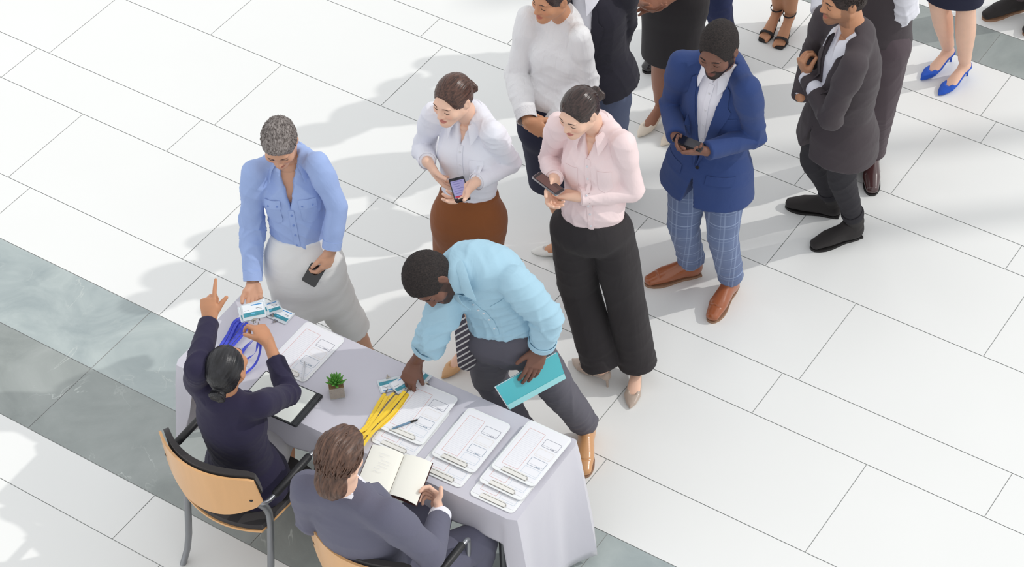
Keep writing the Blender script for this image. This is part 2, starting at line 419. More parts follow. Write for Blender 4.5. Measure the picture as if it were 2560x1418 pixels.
def head_prims(p, detail=True):
    """skull, face, ears, neck in world space"""
    k = p.hk; R, O = p.HR, p.HO
    W = lambda x, y, z: O + R @ A([x, y, z]) * k
    E = lambda c, r, op='u', sm=.02, rot=None: (Ell(W(*c), A(r, float) * k, R if rot is None else R @ rot), op, sm)
    J = p.J; nk = J['neck']; nr = .050 if p.sex == 'f' else .060
    fem = p.sex == 'f'
    L = [E((0, -.014, .026), (.074, .094, .088), sm=.001),
         E((0, .030, -.038), (.060 if not fem else .056, .056, .066), sm=.04),
         E((0, .064, -.088), (.026 if not fem else .021, .022, .020), sm=.035),
         (Sweep([W(-.052, .0, -.052), W(0, .070, -.09)], [.018 * k, .016 * k], None), 'u', .03),
         (Sweep([W(.052, .0, -.052), W(0, .070, -.09)], [.018 * k, .016 * k], None), 'u', .03),
         (Sweep([W(0, -.02, -.06), W(0, -.018, -.10) * .55 + (nk + p.fs * .0) * .45, nk - p.up * .02, p.spine(.9)], A([nr * .98, nr * .95, nr * 1.08, nr * 1.25]) * p.k, None), 'u', .03)]
    if not detail: return L
    for sx in (-1, 1):
        L += [E((sx * .038, .060, -.028), (.026, .022, .022), sm=.025),                      # cheek
              E((sx * .024, .077, .020), (.020, .009, .008), sm=.022),                       # brow ridge
              E((sx * .031, .096, .001), (.017, .015, .013), 's', .014),                     # socket
              E((sx * .031, .0715, -.001), (.0150, .0135, .0125), sm=.005),                  # closed lid
              E((sx * .0125, .090, -.034), (.0085, .010, .0075), sm=.008)]                   # nostril wing
        rt = np.array(Matrix.Rotation(sx * .35, 3, 'Z'))
        L += [E((sx * .077, -.012, -.004), (.0065, .018, .030), sm=.008, rot=rt), E((sx * .0835, -.006, -.001), (.005, .009, .017), 's', .004, rot=rt)]
    L += [(Sweep([W(0, .082, .014), W(0, .094, -.012), W(0, .104, -.031)], A([.0075, .0085, .0105]) * k, None), 'u', .012),
          E((0, .083, -.0565), (.024, .013, .0065), sm=.006), E((0, .082, -.0690), (.020, .012, .0075), sm=.006),
          (Sweep([W(-.024, .086, -.064), W(0, .096, -.0625), W(.024, .086, -.064)], A([.0012, .0022, .0012]) * k, None), 's', .003)]
    return L

HANDDEF = dict(x=(.027, .009, -.010, -.026), y=(.092, .096, .091, .083), l=((.042, .025, .021), (.046, .029, .022), (.043, .027, .022), (.034, .021, .019)))
def hand_mesh(wr, tip, palm, side, scale, elbow, curl=((20, 30, 20),) * 4, thumb=(35, 20, 20, -10), fore=.0, spread=4., h=.0024):
    """palm: world direction the palm faces; curl degrees per finger; thumb (out, toward palm, bend1, bend2)"""
    wr = A(wr, float); y = nrm(A(tip) - wr); z = -nrm(A(palm) - y * (A(palm) @ y)); x = np.cross(y, z)
    sg = 1 if side == 'L' else -1
    # x: right of back of hand; thumb side for a left hand (palm down) is +x
    R = np.stack([x * sg, y, z], 1)
    k = scale; W = lambda v: wr + R @ (A(v, float) * k)
    L = [(Sweep([W((0, -.004, 0)), W((.002, .03, .001)), W((.001, .062, .002)), W((0, .088, .001))], A([.026, .031, .038, .040]) * k, A([.0195, .0165, .0150, .0115]) * k, [R[:, 0]] * 4), 'u', .01)]
    el = A(elbow, float); d = nrm(el - wr)
    L.append((Sweep([W((0, .004, 0)), wr + d * .05, wr + d * (.10 + fore)], A([.0250, .0275, .034 + .06 * fore]) * k, A([.0195, .0225, .029 + .05 * fore]) * k, [R[:, 0]] * 3), 'u', .015))
    L.append((Sweep([W((.016, .018, -.008)), W((.034, .050, -.012))], A([.0165, .0135]) * k), 'u', .014))
    L.append((Sweep([W((-.026, .02, -.006)), W((-.030, .06, -.006))], A([.0125, .012]) * k), 'u', .012))
    for i in range(4):
        b = A([HANDDEF['x'][i], HANDDEF['y'][i] - .006, -.0005]); ang = 0.; spr = math.radians((1.5 - i) * spread)
        pts = [W(b)]; rad = [.0102 - .0006 * (i == 3) * 2]
        for j in range(3):
            ang += math.radians(curl[i][j]); ln = HANDDEF['l'][i][j]
            dv = A([math.sin(spr) * math.cos(ang), math.cos(spr) * math.cos(ang), -math.sin(ang)]); b = b + dv * ln; pts.append(W(b)); rad.append((.0092, .0082, .0068)[j] - .0007 * (i == 3))
        L.append((Sweep(pts, A(rad) * k), 'u', .0045))
    o, ip, b1, b2 = [math.radians(v) for v in thumb]
    b = A([.036, .046, -.012]); pts = [W(b)]; yaw = o; pit = ip; rad = [.0128]
    for j, ln in enumerate((.036, .028)):
        dv = A([math.sin(yaw) * math.cos(pit), math.cos(yaw) * math.cos(pit), -math.sin(pit)]); b = b + dv * ln; pts.append(W(b)); rad.append((.0112, .0082)[j]); yaw -= b1; pit += b2
    L.append((Sweep(pts, A(rad) * k), 'u', .008))
    return build(L, h)

def ellipsoid_dir(p, u):
    pass

def foot_frame(p, side, length):
    J = p.J; a, t = J[side + 'an'], J[side + 'to']; d = nrm([t[0] - a[0], t[1] - a[1], 0]); o = A([t[0], t[1], 0]) - d * length
    lat = np.cross(d, [0, 0, 1.]); return o, np.stack([lat, d, A([0, 0, 1.])], 1)       # lateral(right), forward, up

SHOE = {}
def shoe_parts(kind):
    """list of (name, V, F, material key) in foot frame, heel at origin, forward +y"""
    if kind in SHOE: return SHOE[kind]
    out = []
    sw = lambda p, a, b=None, **k: Sweep(p, a, b, [(1, 0, 0)] * len(p), **k)
    if kind in ('oxford', 'loafer', 'boot'):
        pr = [(sw([(0, .035, .048), (0, .10, .056), (.003, .19, .042), (0, .262, .030)], [.035, .038, .046, .033], [.046, .054, .038, .023]), 'u', .025)]
        if kind == 'boot': pr.append((sw([(0, .05, .05), (0, .052, .115)], [.038, .043], [.05, .052], f1=True), 'u', .03))
        else: pr.append((sw([(0, .045, .05), (0, .05, .105)], [.036, .040], [.045, .050], f1=True), 'u', .025))
        pr.append((Prism([((0, 0, .012), (0, 0, -1))], ((-.2, -.2, -.2), (.2, .5, .012))), 'i', .002))
        if kind != 'boot': pr.append((Ell((0, .055, .125), (.032, .042, .035)), 's', .006))
        pr.append((Sweep([(-.05, .218, .058), (0, .226, .066), (.05, .218, .058)], [.0025] * 3), 's', .004)) if kind == 'oxford' else None
        V, Fc = build([q for q in pr if q], .0042); out.append(('upper', V, Fc, 'leather'))
        ys = [.002, .008, .03, .06, .10, .14, .18, .22, .252, .274, .284]; ws = [.012, .022, .031, .032, .030, .035, .042, .042, .034, .021, .008]
        pts2 = [(w + .0025, y) for w, y in zip(ws, ys)] + [(-w - .0025, y) for w, y in zip(ws[::-1], ys[::-1])]
        V, Fc = plate(pts2, 0, .013); out.append(('sole', A(V), Fc, 'sole'))
        V, Fc = cat([(boxv((-.031, .004, 0), (.031, .075, .012)))]); out.append(('heel', V, Fc, 'sole'))
        if kind == 'oxford':
            tb = []
            for i in range(4):
                y = .115 + i * .018; z = .093 - i * .0075
                tb.append(tube([(-.018, y, z - .004), (0, y + .004, z + .001), (.018, y, z - .004)], .0018, 6))
            V, Fc = cat(tb); out.append(('laces', V, Fc, 'lace'))
        if kind == 'loafer':
            V, Fc = cat([tube([(-.04, .150, .052), (-.02, .152, .074), (0, .153, .080), (.02, .152, .074), (.04, .150, .052)], .009, 8, rb=.0025, side=(0, 1, 0))]); out.append(('strap', V, Fc, 'leather'))
    if kind == 'pump':
        pr = [(sw([(0, .022, .078), (0, .07, .060), (.0, .13, .028), (.002, .18, .020), (.0, .225, .014), (0, .248, .010)], [.026, .026, .034, .040, .024, .006], [.034, .026, .024, .020, .013, .007]), 'u', .008),
              (Sweep([(0, .03, .135), (0, .10, .092), (0, .150, .062), (0, .178, .046)], [.027, .026, .026, .020], [.040, .036, .026, .016], [(1, 0, 0)] * 4), 's', .004)]
        V, Fc = build(pr, .0035); out.append(('upper', V, Fc, 'leather'))
        V, Fc = cat([tube([(0, .018, .066), (0, .012, .035), (0, .009, .0)], [.014, .0065, .005], 8)]); out.append(('heel', V, Fc, 'leather'))
    if kind == 'sandal':
        V, Fc = build([(sw([(0, .02, .078), (0, .08, .05), (0, .14, .014), (0, .20, .007), (0, .232, .006)], [.024, .024, .034, .038, .028], [.006, .005, .006, .006, .005]), 'u', .006)], .004); out.append(('sole', V, Fc, 'leather'))
        V, Fc = cat([tube([(0, .016, .074), (0, .012, .035), (0, .01, .0)], [.014, .006, .005], 8)]); out.append(('heel', V, Fc, 'leather'))
        V, Fc = cat([tube([(-.039, .178, .012), (-.034, .178, .034), (0, .176, .043), (.034, .178, .034), (.039, .178, .012)], .013, 8, rb=.0028, side=(0, 1, 0), smooth=1)]); out.append(('toe_strap', V, Fc, 'leather'))
        ring = [(.036 * math.cos(a), .052 + .046 * math.sin(a), .125) for a in np.linspace(0, 6.2832, 15)]
        V, Fc = cat([tube(ring, .0055, 6, caps=False, rb=.0025, side=(0, 0, 1))]); out.append(('ankle_strap', V, Fc, 'leather'))
    SHOE[kind] = out
    return out

def foot_skin(p, side, kind, length):
    o, R = foot_frame(p, side, length); W = lambda v: o + R @ A(v, float)
    an = p.J[side + 'an']; kn = p.J[side + 'kn']
    if kind in ('pump', 'sandal'):
        L = [(Sweep([W((0, .030, .088)), W((0, .075, .074)), W((0, .125, .045)), W((0, .168, .022))], [.024, .025, .030, .034], [.026, .030, .025, .016], [R[:, 0]] * 4), 'u', .01),
             (Sweep([W((0, .05, .10)), an * .6 + W((0, .05, .14)) * .4, an * .75 + kn * .25], [.028, .026, .030], [.032, .029, .034], [R[:, 0]] * 3), 'u', .02)]
        if kind == 'sandal':
            for i, x in enumerate((-.022, -.009, .003, .014, .024)):
                q = i if side == 'R' else 4 - i            # big toe on the inside
                big = (side == 'R' and i == 0) or (side == 'L' and i == 4)
                L.append((Sweep([W((x, .172, .020)), W((x * 1.05, .216 + (.010 if big else -.003 * abs(i - (0 if side == 'R' else 4))), .017))], [.011 if big else .0085, .0098 if big else .0072]), 'u', .004))
        return L
    return [(Sweep([W((0, .04, .05)), W((0, .14, .045)), W((0, .22, .03))], [.028, .030, .030], [.035, .03, .018], [R[:, 0]] * 3), 'u', .01),
            (Sweep([W((0, .05, .07)), an * .7 + kn * .3], [.033, .038]), 'u', .02)]

HAIRPT = {'bun': (0, -.116, -.036), 'lowbun': (0, -.124, -.020), 'hibun': (0, -.118, .030)}
def locks(p, style, n, seed, rad, parts):
    """tapered strands laid on the scalp"""
    rs = random.Random(seed); k = p.hk; c = A([0, -.014, .026]); er = A([.079, .099, .093])
    out = []
    def surf(d, lift): d = nrm(d); return c + d * er * lift
    for i in range(n):
        th = rs.uniform(-math.pi, math.pi); ph = math.acos(rs.uniform(-.75 if style == 'medium' else -.15, 1)); d = A([math.sin(ph) * math.sin(th), math.sin(ph) * math.cos(th), math.cos(ph)])
        if not hair_keep(style, c + d * er): continue
        if style == 'medium':
            flow = nrm(A([d[0] * .55 + rs.gauss(0, .22), -.75 + rs.gauss(0, .2), -.75])); L = rs.uniform(.05, .085); lift0 = 1.02; lf = rs.uniform(.05, .13); m = 7
        elif style == 'short':
            cr = A([0, -.35, .9]); flow = nrm(d - cr * .9 + A([rs.gauss(0, .35), rs.gauss(0, .35), rs.gauss(0, .2)])); L = rs.uniform(.026, .046); lift0 = 1.0; lf = rs.uniform(.03, .10); m = 5
        else:
            tgt = A(HAIRPT[style]); flow = nrm(tgt - (c + d * er)); L = rs.uniform(.06, .10); lift0 = 1.0; lf = rs.uniform(-.004, .006); m = 7
        pts = []; q = d.copy(); wob = rs.uniform(-1, 1)
        for j in range(m):
            lift = lift0 + lf * math.sin(math.pi * min(1, (j + .5) / m)) * (1 if style != 'short' else (j / m) * 1.6)
            pts.append(p.HO + p.HR @ surf(q, lift) * k)
            st = L / (m - 1) / .09
            if style in HAIRPT: flow = nrm(A(HAIRPT[style]) - surf(q, 1))
            q = nrm(q + (flow - q * (flow @ q)) * st + np.cross(q, flow) * wob * .05 * (style != 'bun'))
        r = [rad * (.9 - .75 * (j / (m - 1)) ** 2) for j in range(m)]
        out.append(tube(pts, r, 5, caps=False))
    return out

def hair_keep(style, l):
    x, y, z = l; ax = abs(x)
    lim = {'medium': .060, 'short': .068, 'afro': .060, 'fade': .064}.get(style, .066)
    if y > .012 and z < lim + .012 * (ax < .05) - ax * .18 - (y < .05) * .02 * 0: return False
    if y > -.03 and z < .012: return False
    if ax > .066 and -.03 < y < .016 and z < .018: return False
    low = {'medium': -.115, 'short': -.055, 'afro': -.045, 'fade': -.04}.get(style, -.055)
    return z > low

def make_hair(p, style, m, par, detail=True, seed=1):
    k = p.hk; R, O = p.HR, p.HO; W = lambda v: O + R @ (A(v, float) * k)
    th = {'afro': .017, 'fade': .014, 'medium': .013, 'short': .008}.get(style, .0055)
    pr = [(Ell(W((0, -.014, .026)), A([.075 + min(th, .006), .095 + th * .8, .089 + th]) * k, R), 'u', .001)]
    if style in HAIRPT or style == 'medium':
        pr.append((Ell(W((0, -.055, -.030)), A([.060, .052, .050]) * k, R), 'u', .02))
    if style == 'medium': pr.append((Ell(W((0, -.072, -.075)), A([.060, .040, .055]) * k, R), 'u', .02)); pr.append((Ell(W((0, -.02, .05)), A([.086, .098, .078]) * k, R), 'u', .02)); pr.append((Ell(W((0, .045, .085)), A([.055, .045, .030]) * k, R), 'u', .03))
    if style in ('afro', 'fade'): pr.append((Ell(W((0, -.02, .060)), A([.072, .085, .068]) * k, R), 'u', .02)); pr.append((Ell(W((0, -.05, -.018)), A([.066, .058, .045]) * k, R), 'u', .02))
    if style == 'short': pr.append((Ell(W((0, -.05, -.02)), A([.064, .056, .050]) * k, R), 'u', .02)); pr.append((Ell(W((0, .05, .075)), A([.048, .036, .024]) * k, R), 'u', .03))
    # face opening, ear notch
    pr += [(Ell(W((sx * .088, -.006, -.014)), A([.020, .022, .034 if style != 'medium' else .022]) * k, R), 's', .004) for sx in (-1, 1)]
    zc = {'medium': -.034, 'short': -.032, 'afro': -.026, 'fade': -.024}.get(style, -.026)
    pr.append((Ell(W((0, .118, zc)), A([.080, .098, .106]) * k, R), 's', .004))
    pr.append((Ell(W((0, .030, -.072)), A([.12, .045, .074]) * k, R), 's', .006))
    if style != 'medium': pr.append((Ell(W((0, .01, -.125)), A([.09, .09, .060]) * k, R), 's', .006))
    else: pr.append((Ell(W((0, -.056, -.086)), A([.066, .050, .066]) * k, R), 'u', .02))
    if style in ('bun', 'lowbun', 'hibun'):
        bp = HAIRPT[style]; r = .034 if style != 'hibun' else .036
        pr.append((Ell(W(bp), A([r, r * .75, r]) * k, R), 'u', .008))
        if detail:
            for i in range(3):
                a = i * 2.1; pr.append((Sweep([W((bp[0] + r * .8 * math.cos(a + q), bp[1] - .014, bp[2] + r * .8 * math.sin(a + q))) for q in (0, .8, 1.6, 2.4)], A([.008, .012, .012, .007]) * k), 'u', .004))
    h = .0042 if detail else .008
    def tex(V):
        l = (V - O) @ R / k
        if style in ('afro', 'fade'):
            return .0016 * (np.sin(l[:, 0] * 900 + 3 * np.sin(l[:, 2] * 420)) * np.sin(l[:, 1] * 850 + 3 * np.sin(l[:, 0] * 380)) * np.sin(l[:, 2] * 800 + 2))
        if style == 'medium': return .0022 * np.sin(l[:, 0] * 420 + 2.5 * np.sin(l[:, 1] * 45) + 2 * np.sin(l[:, 2] * 60)) + .002 * np.sin(l[:, 0] * 150 + l[:, 2] * 60)
        a = np.arctan2(l[:, 0], l[:, 2] + .02); return .0008 * np.sin(a * 85 + 4 * np.sin(l[:, 1] * 28)) + .0006 * np.sin(a * 37 + 2 * np.sin(l[:, 1] * 33))
    V, Fc = build(pr, h, noise=tex if detail else None)
    parts = [(V, Fc)]
    if detail:
        n = {'medium': 700, 'short': 900, 'bun': 0, 'lowbun': 0, 'hibun': 0}.get(style, 0)
        rad = {'medium': .0044, 'short': .0030}.get(style, .0020)
        parts += locks(p, style, n, seed, rad * k, None)
    # hair is described in head space so strands follow the head
    Vw, Fw = cat(parts) if len(parts) > 1 else (V, Fc)
    loc = (Vw - O) @ R
    o = mesh_obj('hair', loc, Fw, m, None)
    o.matrix_world = Matrix(((*R[0], O[0]), (*R[1], O[1]), (*R[2], O[2]), (0, 0, 0, 1)))
    bpy.context.view_layer.update()
    mw = o.matrix_world.copy(); o.parent = par; o.matrix_parent_inverse = wmat(par).inverted(); o.matrix_basis = mw
    return o

def face_extras(p, body_bvh, par, brow_m, eye=True):
    k = p.hk; R, O = p.HR, p.HO
    def proj(x, z, off):
        o = O + R @ (A([x, .17, z]) * k); hit = body_bvh.ray_cast(Vector(o), Vector(-R[:, 1]))
        return (A(hit[0]) if hit[0] is not None else O + R @ (A([x, .085, z]) * k)) + R[:, 1] * off
    for sx in (-1, 1):
        th = .0030 if p.sex == 'm' else .0021
        V, Fc = cat([tube([proj(sx * x, z, .0006) for x, z in ((.015, .019), (.024, .0225), (.034, .0235), (.043, .0205), (.049, .016))], [th * .8, th, th, th * .8, th * .3], 6)])
        mesh_obj('eyebrow', V, Fc, brow_m, par)
        V, Fc = cat([tube([proj(sx * x, z, .0006) for x, z in ((.018, -.0065), (.024, -.0092), (.031, -.0104), (.038, -.0092), (.0445, -.006))], [.0008, .0014, .0016, .0015, .0008], 6)])
        mesh_obj('eyelashes', V, Fc, MT['lash'], par)

def skin_attrs(p, V, sexbeard):
    l = (V - p.HO) @ p.HR / p.hk
    x, y, z = l[:, 0], l[:, 1], l[:, 2]
    sm = lambda v, a, b: np.clip((v - a) / (b - a), 0, 1)
    lip = np.where((y > .07) & (y < .12), 1, 0) * sm(1 - (x / .025) ** 2 - ((z + .0635) / .0125) ** 2, 0, .3) * .8
    bl = np.clip(1 - ((np.abs(x) - .040) / .022) ** 2 - ((z + .030) / .022) ** 2, 0, 1) * (y > .03) * (y < .12) * .35
    bd = np.zeros(len(V))
    if sexbeard:
        bd = sm(-z, .046 + 0, .056) * sm(y, .0, .012) * (z > -.13) * (y < .12) * sm(np.sqrt((x / .9) ** 2 + ((z + .064)) ** 2 * 3.2), .020, .029)
        bd = np.maximum(bd, sm(-z, .0415, .046) * (1 - sm(-z, .0525, .056)) * (np.abs(x) < .030) * (y > .06))
        side = sm(np.abs(x), .052, .060) * sm(-z, -.02, -.01) * sm(y, -.005, .004) * (y < .04) * (z > -.13)
        bd = np.clip(np.maximum(bd, side), 0, 1) * (.95 if sexbeard == 1 else sexbeard); lip = lip * (1 - bd * .9)
    return dict(lip=lip, beard=bd, blush=bl * (0 if p.sex == 'm' else 1))

# ---------------------------------------------------------------- clothing details laid on a garment
def bvh_of(V, Fc): return BVHTree.FromPolygons([tuple(v) for v in V], [tuple(int(i) for i in f) for f in Fc])
def on_front(p, bvh, t, x, off=.002, back=False):
    """point on the garment's front at spine station t and sideways offset x (toward the person's left)"""
    l, f, T = p.frame(t); c = p.spine(t) + l * x; f = -f if back else f
    pr = PROF[p.sex]; lim = (np.interp(t, pr['t'], pr['b']) + .062) * p.k; dep = .45; q = None
    for _ in range(8):
        hit = bvh.ray_cast(Vector(c + f * dep), Vector(-f), .6)
        if hit[0] is None: break
        d_ = (A(hit[0]) - c) @ f
        if d_ < .01: break
        if d_ <= lim: q = A(hit[0]); break
        dep = d_ - .002
    if q is None: q = c + f * (lim - .03)
    return q + f * off
def strip(p, bvh, left, right, n, m, off=.0015, th=.002, back=False):
    """cloth strip between two edge lines given as (t, x) lists"""
    def lerp(L, u):
        L = A(L, float); s = u * (len(L) - 1); i = min(int(s), len(L) - 2); return L[i] + (L[i + 1] - L[i]) * (s - i)
    G = np.zeros((n, m, 3))
    for i in range(n):
        a, b = lerp(left, i / (n - 1)), lerp(right, i / (n - 1))
        for j in range(m):
            q = a + (b - a) * j / (m - 1); G[i, j] = on_front(p, bvh, q[0], q[1], off, back)
    l, f, T = p.frame(.6); f = -f if back else f
    du, dv = G[1, 0] - G[0, 0], G[0, 1] - G[0, 0]
    if np.cross(du, dv) @ f < 0: G = G[:, ::-1]
    return slab(G, th)
def button(p, bvh, t, x, r=.0055):
    c = on_front(p, bvh, t, x, .0035); l, f, T = p.frame(t)
    return tube([c - f * .0015, c + f * .0015], [r, r * .9], 10)

def collar(p, r0, spreadf, mname, par, h_back=.034, drop=.028, leaf=.036, point=.028, fwd=.018, name='collar', gap=24, closed=False, upw=.35):
    """folded shirt collar round the neck; gap: half opening in degrees at the front"""
    J = p.J; l, f = p.ls, nrm(np.cross(p.ls, p.up)); up = nrm(nrm(p.HO - J['neck']) * upw + p.up * (1 - upw))
    f = nrm(f - up * (f @ up)); l = np.cross(up, f)
    c = J['neck'] + f * fwd * .6 - up * .002
    n = 25; G = np.zeros((n, 6, 3))
    for i in range(n):
        u = -1 + 2 * i / (n - 1); th = math.radians(180 - gap) * u; fr = abs(u) ** 2.2      # 0 back .. 1 front
        d = -f * math.cos(th) * (1 + .15 * fr) + l * math.sin(th)
        z0 = h_back * (1 - fr) + (h_back - drop - .012) * fr; rr = r0 * (1 + spreadf * fr)
        pt = max(0, (abs(u) - .72) / .28)
        # stand base, stand top, fold, leaf outer edge
        base = c + d * (rr + .004) + up * (z0 - .034); top = c + d * (rr - .002) + up * z0; fold = c + d * (rr + .005) + up * (z0 + .001)
        out = d - f * 0 + l * np.sign(u) * .25 * pt + f * .35 * pt
        e1 = c + d * (rr + .004) + nrm(out) * (.013 + .014 * fr) + up * (z0 - leaf * .45); e2 = c + d * (rr + .004) + nrm(out) * (.022 + .016 * fr + .014 * pt) + up * (z0 - leaf * .9 - point * pt ** 1.5 - .006 * fr)
        G[i] = [base, base * .4 + top * .6, top, fold, e1, e2]
    V, Fc = slab(G, .0022)
    return mesh_obj(name, V, Fc, mname, par)

